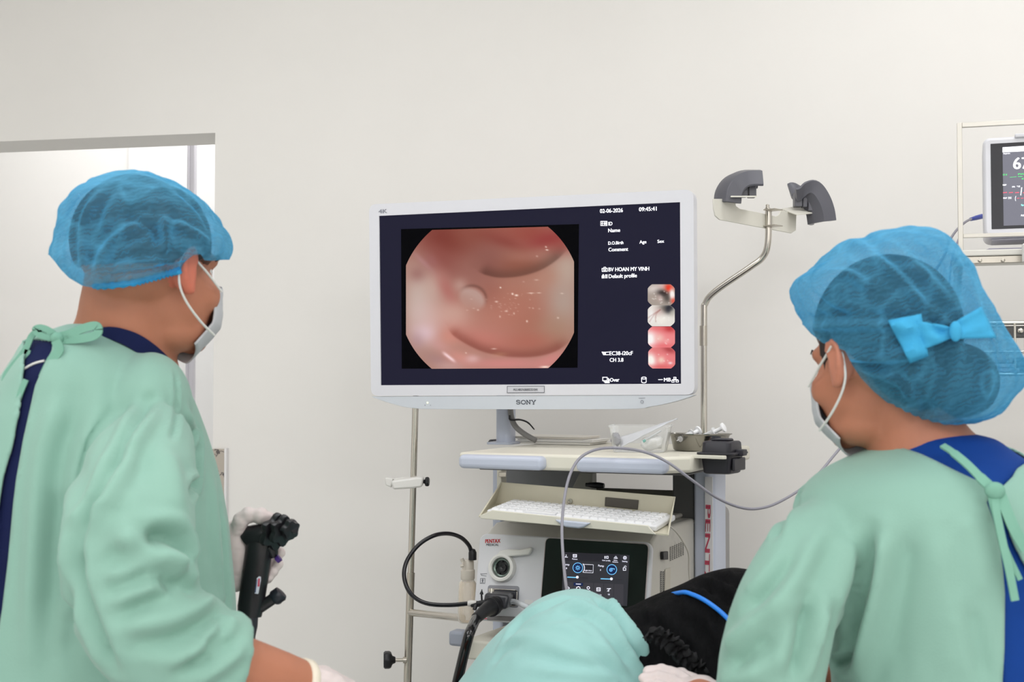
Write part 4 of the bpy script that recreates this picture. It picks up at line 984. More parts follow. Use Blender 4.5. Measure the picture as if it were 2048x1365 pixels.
# ================================================================== scope connector, cord and control body are one endoscope (held later)
endo = thing('endoscope', P(510, 1270, 1.95), 'black endoscope, control body in the gloved hand, cord plugged into the white processor', 'endoscope')
scope_blk = mat('scope_black', (28, 27, 31), .32, var=.08, scale=40)
conn_m = mat('connector_grey', (58, 58, 63), .3, var=.05)
mb = MB()
q0 = PF.at(1010, 1196, -.010)
mb.prism([PF.at(*p, -.010) for p in ((982, 1181), (978, 1208), (1024, 1214), (1030, 1186))], PF.at(992, 1203, -.085) - PF.at(1004, 1197, -.010)); mk('connector', mb, conn_m, endo, bevel=.006, segs=3)
cb = [PF.at(996, 1207, -.075), PF.at(984, 1214, -.10), PF.at(970, 1222, -.125), PF.at(952, 1238, -.15)]
mb = MB(); mb.tube(crv(cb, 6), [.0155] * 4 + [.0165] * 4 + [.015, .0145, .014, .013, .0125, .012, .0115, .011, .011, .0105, .0105], 18); mk('cord_boot', mb, mat('boot_black', (40, 40, 43), .35, var=.05), endo, smooth=50)
mb = MB(); mb.lathe(cb[1], (cb[1] - cb[0]).normalized(), [(.016, -.006), (.0185, -.005), (.0185, .006), (.016, .007)], 22); mk('boot_ring', mb, black_pl, endo, smooth=40)
mb = MB(); mb.cyl(PF.at(983, 1178, -.04), PF.at(983, 1187, -.04), .006, 14); mk('air_nozzle', mb, steel, endo, smooth=40)
mb = MB(); mb.cyl(PF.at(964, 1208, -.05), PF.at(963, 1190, -.05), .0018, 8); mb.lathe(PF.at(963, 1190, -.05), PF.u, [(.001, 0), (.004, .0005), (.003, .004), (.0012, .007), (.001, .010)], 12); mk('vent_valve', mb, black_pl, endo, smooth=40)
cord = crv([cb[3], P(940, 1265, 2.34), P(930, 1300, 2.335), P(918, 1350, 2.335), P(900, 1420, 2.35), P(850, 1540, 2.38), P(700, 1620, 2.30), P(590, 1560, 2.12), P(520, 1400, 1.97), P(500, 1300, 1.95), P(498, 1262, 1.95)], 10)
mb = MB(); mb.tube(cord, .0095, 14); mk('umbilical_cord', mb, mat('cord_black_gloss', (18, 18, 21), .16, var=.1, scale=30, coat=.3), endo, smooth=60)
mb = MB(); mb.tube(crv([PF.at(1016, 1206, -.03), PF.at(1022, 1204, -.05), PF.at(1032, 1205, -.06), P(1046, 1211, 2.42), P(1068, 1224, 2.42), P(1080, 1250, 2.42)], 6), .0052, 12); mk('suction_tube', mb, mat('milky_tube', (196, 200, 204), .25, var=.03), endo, smooth=60)
mb = MB(); mb.lathe(PF.at(1012, 1205, -.03), PF.r, [(.005, 0), (.007, .001), (.007, .005), (.0055, .006)], 14); mk('tube_ferrule', mb, satin, endo, smooth=40)

# ================================================================== water bottle with its black tube
wb = thing('water_bottle', P(935, 1246, 2.67), 'clear bottle of amber water with a looping black tube, hung left of the processor', 'bottle')
bc = lambda y: P(935.5 - (y - 1150) * .02, y, 2.67)
u_ = 2.67 / FPX
plc = clear_mat('clear_plastic', (248, 244, 236), .04, .15)
mb = MB(); prof = [(1246, 14), (1243, 17), (1238, 18.5), (1180, 18.5), (1168, 17.5), (1161, 13), (1158, 12)]
rr = [[bc(y) + V((math.cos(2 * PI * j / 24) * r * u_, math.sin(2 * PI * j / 24) * r * u_, 0)) for j in range(24)] for y, r in prof]; mb.rings(rr); mk('bottle_body', mb, plc, wb, smooth=50)
mb = MB(); prof = [(1244, 13), (1238, 17), (1180, 17), (1168, 16), (1163.5, 14)]
rr = [[bc(y) + V((math.cos(2 * PI * j / 24) * r * u_, math.sin(2 * PI * j / 24) * r * u_, 0)) for j in range(24)] for y, r in prof]; mb.rings(rr)
mk('water', mb, clear_mat('amber_water', (255, 234, 204), .22, .06), wb, smooth=50)
mb = MB(); prof = [(1160, 12.5), (1158, 14), (1141, 14), (1139, 12), (1122, 11.5), (1120, 10)]
rr = [[bc(y) + V((math.cos(2 * PI * j / 24) * r * u_, math.sin(2 * PI * j / 24) * r * u_, 0)) for j in range(24)] for y, r in prof]; mb.rings(rr); mk('cap', mb, mat('cap_milky', (220, 212, 200), .35, var=.02), wb, smooth=40)
mb = MB(); mb.cyl(P(926, 1124, 2.655), P(923, 1118, 2.655), .004, 10); mb.cyl(P(927, 1132, 2.655), P(921, 1133, 2.655), .003, 10); mk('cap_spout', mb, mat('cap_milky', (220, 212, 200)), wb, smooth=40)
loop = crv([P(943, 1108, 2.655), P(938, 1092, 2.65), P(922, 1076, 2.63), P(897, 1068, 2.60), P(868, 1072, 2.57), P(838, 1090, 2.56), P(815, 1120, 2.55), P(808, 1150, 2.54), P(816, 1180, 2.53), P(834, 1199, 2.52), P(860, 1209, 2.51), P(900, 1211, 2.50), P(936, 1208, 2.49)], 10)
mb = MB(); mb.tube(loop, .0042, 12); mk('air_water_tube', mb, mat('tube_black', (24, 22, 28), .22, var=.06), wb, smooth=60)
mb = MB(); mb.tube([P(945, 1120.5, 2.655), P(945, 1118, 2.655), P(945, 1106, 2.655), P(944, 1101, 2.655), P(943, 1099, 2.655)], [.0082, .0082, .0082, .0065, .003], 16); mk('tube_boot', mb, black_pl, wb, smooth=40)
mb = MB(); mb.tube([P(935, 1208, 2.49), P(938, 1208, 2.49), P(944, 1207, 2.49), P(954, 1206, 2.485)], [.0045, .006, .006, .004], 12); mk('tube_ferrule', mb, mat('ferrule_white', (208, 204, 200), .3, var=.02), wb, smooth=40)
mb = MB(); mb.tube([P(943, 1210, 2.49), P(956, 1209, 2.485), P(972, 1205, 2.48)], [.0055, .0058, .005], 12); mb.cyl(P(952, 1211, 2.48), P(949, 1220, 2.475), .004, 10); mk('tube_plug', mb, black_pl, wb, smooth=40)

# ================================================================== things on the cart shelf
for i, (x0, x1, yb, hpx, dx) in enumerate(((1036, 1180, 885.4, 5.5, 0), (1030, 1182, 879.4, 5, .004), (1026, 1170, 873.5, 4.4, -.006))):
    a, z0 = CF.hit(x0, 885, .285); b, _ = CF.hit(x1, 885, .285); z0 = SH + .001 + i * .0058
    mb = MB(); mb.box(CF, a + dx, b + dx, .285, .40, z0, z0 + .0012); mb.box(CF, a + dx, b + dx, .285, .40, z0 + .0036, z0 + .0048); mb.box(CF, a + dx + .002, b + dx - .002, .288, .398, z0 + .0012, z0 + .0036)
    tag(mk('booklet', mb, mat('paper_cream%d' % i, ((246, 243, 236), (250, 248, 244), (240, 235, 226))[i], .6, var=.02)), ('lowest grey cream booklet lying on the cart shelf below the screen', 'middle pale booklet in the small stack on the cart shelf', 'topmost booklet of the small stack on the cart shelf')[i], 'booklet', 'booklets on the cart shelf')
# clear tray box with packets
TB = Frame(CF.at(1277, 903, .05), 12); TB.o.z = 0
bxm = clear_mat('clear_box', (236, 238, 238), .16, .15)
tbx = thing('plastic_box', V((TB.o.x, TB.o.y + .04, SH)), 'clear plastic box holding wrapped packets on the cart shelf', 'box')
a0, a1 = TB.hit(1226, 900)[0], TB.hit(1326, 900)[0]; t0, t1 = TB.hit(1217, 852)[0], TB.hit(1338, 852)[0]; hz = TB.hit(1277, 852)[1] - .0; hz = max(hz, SH + .04)
rr = []
for z, e in ((SH + .0008, 0), (SH + .002, .1), (hz - .004, .95), (hz - .003, 1.12), (hz, 1.14)):
    xx0, xx1 = a0 + (t0 - a0) * e, a1 + (t1 - a1) * e; rr.append([TB(x, y, z) for x, y in rrect(xx0, xx1, -.004 * e, .085 + .006 * e, .012)])
mb = MB(); mb.rings(rr, cap=False); mb.quad(*rr[0]); mk('tub', mb, bxm, tbx, smooth=50)
pk = mat('packet_film', (214, 216, 222), .35, var=.04, scale=40)
def sheet(pts, thick, m, label, name, nx=14, ny=6, wob=.002, cat='packet'):
    """crumpled quad sheet between four corners a,b,c,d"""
    A, B, D, E = (V(p) for p in pts); mb = MB(); g = []; nn = (B - A).cross(E - A).normalized()
    for j in range(ny + 1):
        for i in range(nx + 1):
            u, v = i / nx, j / ny; p = A * (1 - u) * (1 - v) + B * u * (1 - v) + D * u * v + E * (1 - u) * v
            puff = math.sin(PI * v) * math.sin(PI * min(1, u * 1.0)) 
            mb.v.append(p + nn * (wob * noise.noise(p * 90) + thick * puff))
    mb.f = [(j * (nx + 1) + i, j * (nx + 1) + i + 1, (j + 1) * (nx + 1) + i + 1, (j + 1) * (nx + 1) + i) for j in range(ny) for i in range(nx)]
    o = mk(name, mb, m, smooth=60, solid=.0012); return tag(o, label, cat)
sheet((TB.at(1241, 896, .02), TB.at(1352, 838, .02), TB.at(1356, 838, .05), TB.at(1238, 876, .06)), .003, pk, 'long pale peel packet leaning out of the clear plastic box', 'peel_packet')
mb = MB(); mb.ell(TB.at(1232, 878, .03), (V((.009, 0, 0)), V((0, .012, 0)), V((0, 0, .013))), 14, 10)
for i, v in enumerate(mb.v): mb.v[i] = v + V((noise.noise(v * 150), noise.noise(v * 150 + V((9, 0, 0))), noise.noise(v * 150 + V((0, 7, 0))))) * .005
tag(mk('grey_wad', mb, mat('wad_grey', (150, 150, 158), .6, var=.06), smooth=60), 'crumpled grey wad at the left end inside the clear plastic box', 'wad')
mb = MB(); mb.ell(TB.at(1304, 887, .03), (V((.022, 0, .006)), V((0, .018, 0)), V((-.006, 0, .013))), 18, 12)
for i, v in enumerate(mb.v):
    q = v + V((noise.noise(v * 90), noise.noise(v * 90 + V((9, 0, 0))), noise.noise(v * 90 + V((0, 7, 0))))) * .005; mb.v[i] = V((q.x, q.y, max(q.z, SH + .003)))
tag(mk('gauze_wad', mb, mat('gauze_white', (240, 240, 238), .7, var=.02, bump=.3), smooth=60), 'white gauze crumpled at the right end inside the clear plastic box', 'gauze')
mb = MB(); mb.cyl(TB.at(1288, 882, .012), TB.at(1322, 862, .02), .0016, 8); mb2 = mb
ndl = mk('needle_sheath', mb, mat('sheath_clear', (204, 208, 212), .25, var=.02), smooth=50); tag(ndl, 'thin clear needle sheath with a teal hub inside the clear box', 'needle')
mb = MB(); mb.cyl(TB.at(1286, 884, .012), TB.at(1291, 881, .0125), .0026, 10); mk('hub', mb, mat('teal_hub', (72, 178, 164), .4, var=.02), ndl, smooth=50)
# steel kidney dish
KD = CF.at(1396, 906, .15); KD.z = SH
bean = []
for j in range(40):
    t = 2 * PI * j / 40; x = .062 * math.cos(t); y = .030 * math.sin(t) + .018 * (math.cos(t) ** 2) ; bean.append((x, y))
ax, ay = V((math.cos(-.35), math.sin(-.35), 0)), V((math.sin(.35), math.cos(.35), 0))
def beanring(s, z): return [KD + ax * x * s + ay * y * s + V((0, 0, z)) for x, y in bean]
mb = MB(); rr = [beanring(.80, .001), beanring(.86, .003), beanring(.96, .030), beanring(1.0, .033), beanring(1.05, .034), beanring(1.05, .0355), beanring(.98, .0355), beanring(.93, .030), beanring(.84, .005)]
mb.rings(rr); tag(mk('kidney_dish', mb, mat('dish_steel', (150, 147, 140), .12, metal=1.0, var=.05), smooth=45), 'steel kidney dish holding syringes at the right end of the cart shelf', 'dish')
def syringe(a, b, label, k):
    a, b = V(a), V(b); d = (b - a).normalized(); L = (b - a).length
    r = thing('syringe', a, label, 'syringe')
    mb = MB(); mb.lathe(a, d, [(.001, -.006), (.0015, 0), (.0058, .002), (.0058, L * .62), (.0095, L * .62), (.0095, L * .65), (.0058, L * .65)], 18); mk('barrel', mb, clear_mat('syringe_barrel%d' % k, (238, 238, 240), .45, .2), r, smooth=40)
    mb = MB(); mb.lathe(a, d, [(.004, L * .55), (.004, L * .94), (.0092, L * .95), (.0098, L), (.008, L + .001)], 18); mk('plunger', mb, mat('plunger_white', (244, 244, 246), .4, var=.006), r, smooth=40)
z_ = SH
syringe(P(1396, 880, KD.y + .01), P(1448, 855, KD.y - .02), 'white syringe with its plunger end sticking out right of the steel dish', 0)
syringe(P(1358, 880, KD.y - .01), P(1397, 862, KD.y + .02), 'shorter white syringe lying behind the other in the steel dish', 1)
# black scope cap holder on white bracket plate
hold = thing('scope_rest', CF.at(1440, 912, .12), 'black plastic scope rest on a white plate at the right edge of the cart shelf', 'holder')
q = [CF.at(*p) for p in ((1360, 911, .08), (1440, 919, .08))]
zp = P(1440, 917, 2.44).z
Hp = lambda px, Y: V((P(px, 900, Y).x, Y, zp))
mb = MB(); mb.prism([Hp(1358, 2.455), Hp(1446, 2.40), Hp(1453, 2.405), Hp(1450, 2.48), Hp(1400, 2.56), Hp(1372, 2.53)], (0, 0, .006)); mk('plate', mb, cream, hold, bevel=.001)
hb = mat('holder_black', (44, 43, 50), .45, var=.05)
HC = Frame(V((P(1444, 900, 2.47).x, 2.47, zp)), 30)
mb = MB(); rr = []
for z, sx, sy in ((-.030, .024, .030), (-.028, .027, .033), (.0, .030, .037), (.028, .0285, .034), (.031, .026, .031)): rr.append([HC(x, y, z) for x, y in rrect(-sx, sx, -sy, sy, .010)])
mb.rings(rr); mk('cup', mb, hb, hold, smooth=40)
mb = MB(); mb.prism([HC(x, y, .0065) for x, y in rrect(-.036, .038, -.044, .044, .008)], (0, 0, .004)); mk('rim', mb, hb, hold, bevel=.001)
mb = MB(); mb.box(HC, .030, .046, -.012, .012, .004, .016); mb.box(HC, .0305, .036, -.03, .03, -.024, .0); mk('clip', mb, hb, hold, bevel=.002)
mb = MB(); mb.prism([HC(x, -.012, .0) + V((0, 0, z)) for x, z in ((-.020, .031), (.018, .031), (.016, .036), (-.012, .036))], HC.b * .03); mk('cup_ridge', mb, hb, hold, bevel=.003)
# ================================================================== wall shelf with patient monitor (right)
WS = Frame((0, 2.80, 0), 16.0)
ws = thing('wall_shelf', WS.at(1985, 520, .1), 'open steel angle-frame shelf on the wall at the right edge, carrying the patient monitor', 'shelf')
fr_m = mat('shelf_frame_steel', (206, 202, 194), .32, metal=.55, var=.03)
whp = lambda px, py, y=0: WS.hit(px, py, y)
xl0, zt0 = whp(1914, 258); xl1, zb0 = whp(1921, 512)
xr = xl0 + .42; dp = .235
zt0 = whp(1960, 253)[1]; zsh = whp(1960, 505)[1]
def bar(x0, x1, y0, y1, z0, z1): 
    mb = MB(); mb.box(WS, x0, x1, y0, y1, z0, z1); return mk('frame_bar', mb, fr_m, ws, bevel=.0008)
tb = .0095
for x in (xl0, xr): bar(x, x + tb, 0, tb, zsh - .005, zt0 + tb)
bar(xl0 + tb, xr, 0, tb, zt0, zt0 + tb)
zr = whp(1960, 471)[1]; bar(xl0 + tb, xr, .001, .007, zr - .004, zr + .004)
zpl = whp(1960, 500)[1]
mb = MB(); mb.box(WS, xl0 - .002, xr + tb, -.002, dp, zpl - .012, zpl); mk('shelf_board', mb, mat('shelf_white', (222, 219, 212), .4, var=.01), ws, bevel=.002)
mb = MB(); zz0 = whp(1960, 527)[1]; mb.box(WS, xl0, xr + tb, .002, .012, zz0, zpl - .0125); mb.box(WS, xl0, xl0 + .012, .012, dp, zz0, zpl - .0125); mk('shelf_apron', mb, satin, ws, bevel=.001)
for px in (1960, 2006):
    mb = MB(); mb.lathe(WS.at(px, 521, .0005), -WS.b, [(.004, 0), (.004, .001), (.002, .002)], 12); mk('screw', mb, satin, ws)
for x in (xl0 + .002, xr - .01):
    mb = MB(); mb.prism([WS(x, .02, zz0 - .0005), WS(x, dp, zz0 - .0005), WS(x, dp, zz0 - .10)], WS.r * .008); mk('bracket', mb, satin, ws, bevel=.001)
# patient monitor
pm = thing('patient_monitor', WS(whp(2060, 470, .03)[0], .1, zpl), 'white patient monitor with coloured readings standing on the wall shelf', 'monitor')
PMF = Frame(WS.at(2060, 380, .03), 19, 4)
pmw = mat('pm_white', (226, 226, 232), .38, var=.008)
pL = PMF.hit(1966, 350)[0]; pz0 = max(PMF.hit(2000, 474)[1], PMF.loc(V((PMF.o.x, PMF.o.y, zpl + .004)))[2]); pz1 = PMF.hit(2000, 274)[1]; pR = pL + .27
mb = MB(); mb.prism([PMF(x, 0, z) for x, z in rrect(pL, pR, pz0, pz1, .014)], PMF.b * .10); mk('case', mb, pmw, pm, bevel=.006)
pm_d = mat('pm_bezel', (32, 31, 38), .3, var=.03)
mb = MB(); bx0, bz1 = PMF.hit(1981, 288); _, bz0 = PMF.hit(1979, 459); mb.prism([PMF(x, -.001, z) for x, z in ((bx0, bz0), (pR - .02, bz0), (pR - .02, bz1), (bx0, bz1))], PMF.b * .002); pb = mk('display_bezel', mb, pm_d, pm, bevel=.0006)
sx0, sz1 = PMF.hit(2005, 294, -.0014); _, sz0 = PMF.hit(2002, 452, -.0014)
pms = mat('pm_screen', (146, 146, 160), .4, emit=.75, spec=.15); pms.node_tree.nodes['Principled BSDF'].inputs['Base Color'].default_value = (.02, .02, .02, 1)
mb = MB(); mb.prism([PMF(x, -.0014, z) for x, z in ((sx0, sz0), (pR - .035, sz0), (pR - .035, sz1), (sx0, sz1))], PMF.b * .0004); ps_ = mk('screen', mb, pms, pb)
pw = mat('pm_white_text', (248, 248, 252), .4, emit=.95); pg = mat('pm_green', (70, 214, 110), .4, emit=.9); pr = mat('pm_red', (226, 72, 92), .4, emit=.9); pcn = mat('pm_cyan', (150, 240, 232), .4, emit=.9)
def pf_(name, polys, m, y=-.0019):
    mb = MB()
    for q in polys: mb.quad(*[PMF.at(*p, y) for p in q])
    return mk(name, mb, m, pb)
pf_('status_bar', [[(2005, 295), (2005, 305), (2062, 302), (2062, 291)]], pw)
PT = lambda s, x0, y0, x1, y1, hh, m: lettering(s, PMF, (x0, y0), (x1, y1), hh, -.0018, m, pb, bold=.05)
PT('67', 2026, 338.5, 2060, 337.5, 24, pw); PT('bpm', 2007, 308.6, 2020, 308.2, 2.6, pw); PT('ST-II', 2005.6, 351.6, 2014, 351.2, 3.2, pg); PT('PVCs 0', 2036, 350.4, 2060, 349.6, 3.4, pg); PT('aVR', 2043, 359, 2060, 358.6, 3.4, pg)
PT('NIBP', 2005.6, 371.8, 2013, 371.6, 3, pw); PT('SYS', 2024, 375.4, 2030, 375.2, 2.8, pw); PT('*15', 2033.6, 375, 2040, 374.8, 3.4, pw); PT('MAP', 2006.6, 398, 2014, 397.8, 3, pw); PT('(', 2030, 400, 2032, 400, 8, pw)
pf_('trace_green', [[(2019.6, 354.4), (2019.6, 355), (2033, 354), (2033, 353.4)], [(2036, 353.2), (2036, 354), (2045, 353.6), (2045, 352.8)]], pg)
pf_('dash_red', [[(x, 385), (x, 386.4), (x + 8, 385.8), (x + 8, 384.4)] for x in (2006, 2018, 2030, 2046)] + [[(x, 396.4), (x, 397.4), (x + 5, 397), (x + 5, 396)] for x in (2034, 2042)], pr)
pf_('slash', [[(2042.6, 375), (2044.4, 375), (2042.4, 391), (2040.6, 391)], [(2016, 394.6), (2016, 395.6), (2023, 395.2), (2023, 394.2)], [(2016, 397), (2016, 398), (2023, 397.6), (2023, 396.6)]], pw)
PT('SpO2', 2042, 412, 2056, 411.6, 3.4, pcn); PT('RESP', 2042, 433, 2056, 432.6, 3.4, pw)
mb = MB(); mb.prism([PMF(pL + .06, -.004, pz1 - .004), PMF(pL + .10, -.004, pz1 - .004), PMF(pL + .10, -.004, pz1 + .004), PMF(pL + .06, -.004, pz1 + .004)], PMF.b * .03); mk('alarm_tab', mb, pmw, pm, bevel=.002)
mb = MB(); mb.prism([PMF(pL + .015, .02, pz0 - .0005), PMF(pR - .02, .02, pz0 - .0005), PMF(pR - .02, .02, pz0 - .003), PMF(pL + .015, .02, pz0 - .003)], PMF.b * .06); mk('foot', mb, pmw, pm)
# sheets lying below the screen
mb = MB(); x0, _ = whp(1972, 493); 
for k in range(3): mb.box(WS, x0 + .003 * k, x0 + .19, .012 + .002 * k, .10, zpl + .0006 + k * .0012, zpl + .0014 + k * .0012)
tag(mk('paper_sheets', mb, mat('paper_violetgrey', (176, 172, 188), .6, var=.04)), 'few loose sheets lying on the wall shelf under the patient monitor', 'paper')
mb = MB(); mb.lathe(WS(whp(2058, 500)[0], -.03, zpl - .03), (0, 0, 1), [(.010, 0), (.016, .002), (.016, .034), (.012, .038)], 18); tag(mk('sensor_cup', mb, mat('cup_white', (236, 235, 232), .4, var=.01), smooth=40), 'small white cup clipped to the front of the wall shelf at the right edge', 'cup')
# wire basket under the shelf
bk = thing('wire_basket', WS.at(2060, 750, .1), 'chrome wire basket on the wall below the patient monitor shelf', 'basket')
wr = mat('basket_chrome', (210, 206, 198), .2, metal=1.0, var=.03)
bz1, bz0 = whp(2030, 646)[1], whp(2030, 749)[1]; b0 = whp(1955, 700)[0]; b1 = b0 + .36
def wire(a, b, r=.0022, nm='wire'):
    mb = MB(); mb.tube([a, b], r, 8); return mk(nm, mb, wr, bk, smooth=60)
for z, r in ((bz1, .0042), (bz0, .0032), ((bz1 + bz0) / 2 - .006, .0016)):
    for (p, q) in (((b0, 0), (b1, 0)), ((b0, .15), (b1, .15)), ((b0, 0), (b0, .15)), ((b1, 0), (b1, .15))): wire(WS(p[0], p[1], z), WS(q[0], q[1], z), r, 'rail')
sp = whp(2030, 700)[0] - whp(1994, 700)[0]; x = whp(1994, 700)[0]
while x > b0: x -= sp
while x < b1:
    if x > b0: wire(WS(x, -.003, bz0), WS(x, -.003, bz1 - .004)); wire(WS(x, .15, bz0), WS(x, .15, bz1)); wire(WS(x, 0, bz0), WS(x, .15, bz0), .0016)
    x += sp
for x in (b0 + .02, b1 - .02):
    mb = MB(); mb.box(WS, x - .008, x + .008, .15, .30, bz1 - .01, bz1 - .006); mk('wall_hook', mb, satin, bk)
x0 = whp(2032, 700)[0]
mb = MB(); mb.box(WS, x0, x0 + .13, .03, .11, bz0 + .003, whp(2040, 715)[1]); tag(mk('dark_case', mb, mat('case_dark', (34, 30, 36), .4, var=.05), bevel=.004), 'dark case lying in the wire basket at the right edge', 'case')
mb = MB(); mb.box(WS, x0 - .01, x0 + .12, .125, .14, whp(2040, 672)[1], bz1 - .002); o = mk('metal_plate', mb, dark_gr, bevel=.002); tag(o, 'dark metal plate with a screw at the back of the wire basket', 'plate')
mb = MB(); mb.lathe(WS.at(2041, 662, .124), -WS.b, [(.0055, 0), (.0055, .002), (.003, .003)], 14); mk('screw', mb, steel, o, smooth=40)
x1 = whp(1992, 700)[0]
for k, (cc, dz_) in enumerate((((208, 204, 214), 0), ((226, 222, 222), .004), ((186, 180, 176), .009))):
    mb = MB(); mb.box(WS, x1 - .07, x1 + .045 - k * .006, .02 + .004 * k, .10, bz0 + .004 + k * .009, bz0 + .012 + k * .009); tag(mk('pouch', mb, mat('pouch%d' % k, cc, .5, var=.03), bevel=.002), ('lowest pale pouch stacked in the wire basket', 'middle white pouch stacked in the wire basket', 'topmost grey pouch stacked in the wire basket')[k], 'pouch', 'pouches in the wire basket')

# ================================================================== bed, patient, drape
BY0, BY1, BX0, BX1, BZ = 1.89, 2.33, -.22, 1.25, .80
bed = thing('examination_bed', (.42, 2.07, 0), 'padded examination bed under the lying patient, in front of the cart', 'bed')
mb = MB(); mb.box(None, BX0, BX1, BY0, BY1, BZ - .09, BZ); mk('mattress', mb, mat('mattress_navy', (44, 58, 92), .5, var=.03), bed, bevel=.02, segs=3)
mb = MB(); mb.box(None, BX0, BX1, BY0 + .02, BY1 - .02, BZ - .15, BZ - .091); mk('frame', mb, satin, bed, bevel=.004)
for x in (BX0 + .08, BX1 - .08):
    for y in (BY0 + .06, BY1 - .06):
        mb = MB(); mb.cyl((x, y, 0.0), (x, y, BZ - .151), .02, 14); mk('leg', mb, satin, bed, smooth=40)

pat = thing('person', (.35, 2.07, BZ), 'patient in a black top lying on the bed, hips under the teal drape', 'person')
def top(px): return float(np.interp(px, [860, 960, 1060, 1150, 1200, 1250, 1310, 1400, 1470, 1515, 1570, 1620, 1700], [1400, 1300, 1225, 1204, 1212, 1226, 1199, 1154, 1134, 1140, 1175, 1215, 1290]))
def lying(y0, x0, x1, hw, off=0, n=26, m=36):
    mb = MB(); rr = []
    for i in range(n):
        px = x0 + (x1 - x0) * i / (n - 1); zt_ = P(px, top(px), y0).z - off; zb_ = BZ + .004 + off; c = (zt_ + zb_) / 2; h_ = (zt_ - zb_) / 2; X = P(px, 1300, y0).x
        e = min(1, .25 + min(i, n - 1 - i) / 3.0)
        w_ = (hw(px) if callable(hw) else hw) - off
        rr.append([V((X, y0 + w_ * e * math.copysign(abs(math.cos(t)) ** .85, math.cos(t)), c + h_ * e * math.copysign(abs(math.sin(t)) ** .9, math.sin(t)))) for t in [2 * PI * j / m for j in range(m)]])
    return mb.rings(rr)
PY = 2.07
core = lying(PY, 1000, 1610, .105, .02)
hd = V((P(1735, 1330, PY).x, PY, BZ + .175))
mbs = [core]
q = MB(); q.tube([P(1590, 1330, PY), hd + V((-.06, 0, 0))], [.07, .055], 16); mbs.append(q)
q = MB(); q.ell(hd, ((.115, 0, 0), (0, .095, 0), (0, 0, .078)), 24, 16); mbs.append(q)
q = MB(); q.ell(hd + V((-.03, .06, 0)), ((.06, 0, 0), (0, .05, 0), (0, 0, .055)), 18, 12); q.ell(hd + V((.0, .11, 0)), ((.02, 0, 0), (0, .02, 0), (0, 0, .014)), 12, 8); q.ell(hd + V((.0, -.005, .08)), ((.03, 0, 0), (0, .018, 0), (0, 0, .01)), 12, 8); mbs.append(q)
hip = P(1120, 1330, PY)
for dy_, dx in ((.07, 0), (-.06, -.02)):
    a = V((hip.x, PY + dy_, BZ + .09)); k = a + V((-.13 + dx, .02, -.01)); f = k + V((.02, .04, 0)) + V((-.10, -.02, -.02))
    q = MB(); q.tube(crv([a, (a + k) / 2 + V((0, .01, 0)), k], 4), [.088, .088, .086, .084, .08, .074, .068, .062, .058], 16); q.tube(crv([k, (k + f) / 2, f], 4), [.058, .058, .056, .052, .048, .044, .04, .036, .034], 16); q.ell(f + V((-.03, .02, 0)), ((.07, 0, 0), (0, .035, 0), (0, 0, .03)), 14, 10); mbs.append(q)
for i, v in enumerate(mbs): 
    for j, p in enumerate(v.v): v.v[j] = V((p.x, p.y, max(p.z, BZ + .003)))
skin = mat('skin_tan', (184, 122, 96), .5, spec=.35, var=.04, scale=18, bump=.08, bscale=240, subs=.12)
pb_ = mesh_obj('body', union(mbs, .008, 4), skin, pat)
kn = mat('black_ribbed_knit', (11, 11, 13), .85, spec=.15, var=.25, scale=30, bump=.6, bscale=120, sheen=.0, stretch=(3, 1, 1))
sh_mb = lying(PY, 1170, 1625, lambda px: .135)
arm = MB(); arm.tube(crv([P(1520, 1195, PY - .03), P(1470, 1290, PY - .10), P(1400, 1390, PY - .12)], 5), .052, 16)
for j, p in enumerate(arm.v): arm.v[j] = V((p.x, p.y, max(p.z, BZ + .003)))
me = union([sh_mb, arm], .007, 5)
L = []
rg = random.Random(3)
for i in range(22):
    x = 1240 + i * 15; y0 = top(x) + 6; L.append(([(x - 6, y0), (x + 6 + rg.uniform(-8, 8), y0 + 60), (x + 30, y0 + 130 + rg.uniform(0, 40))], rg.choice((-.003, .0025, -.002)), .0045))
L += [([(1390, 1165), (1430, 1180), (1480, 1215)], -.007, .009), ([(1420, 1150), (1470, 1172), (1510, 1215)], -.006, .008), ([(1270, 1235), (1330, 1260), (1400, 1330)], -.006, .012), ([(1340, 1220), (1400, 1270), (1440, 1340)], -.006, .012)]
folds(me, L, .004, 14)
tr_ = bvh(me); sht = mesh_obj('black_shirt', me, kn, pat)
mb = MB(); RP = cr([(1296, 1262), (1322, 1272), (1345, 1288), (1366, 1310), (1390, 1334), (1412, 1362)], 14); nr = len(RP)
for i, c in enumerate(RP):
    for j in range(7):
        v = j / 6; p = P(c[0] + 26 * (v - .5), c[1] - 22 * (v - .5), PY - .142)
        mb.v.append(p + V((.003 * math.sin(i * 1.1 + j), -.003 - (.004 + .007 * abs(v - .5) * 2) * (1 + math.sin(i * .95 + 1.5 * math.sin(j * .8)) * .8), .003 * math.sin(i * 1.7 + j * .6))))
mb.f = [(i * 7 + j, i * 7 + j + 1, (i + 1) * 7 + j + 1, (i + 1) * 7 + j) for i in range(nr - 1) for j in range(6)]
mk('ruffle', mb, mat('ruffle_black', (20, 19, 22), .8, var=.2), pat, smooth=60, solid=.0015)
hairm = mat('hair_black', (30, 24, 22), .55, var=.3, scale=60, bump=.5, bscale=160)
mb = MB(); mb.ell(hd + V((.03, -.02, .006)), ((.105, 0, 0), (0, .095, 0), (0, 0, .084)), 20, 14); mk('hair', mb, hairm, pat, smooth=60)
for s in (.032, -.032):
    mb = MB(); mb.ell(hd + V((.03, .098, s)), ((.011, 0, 0), (0, .011, 0), (0, 0, .011)), 10, 8); mk('eye', mb, mat('eye_white', (232, 228, 222), .2, var=.01), pat, smooth=60)
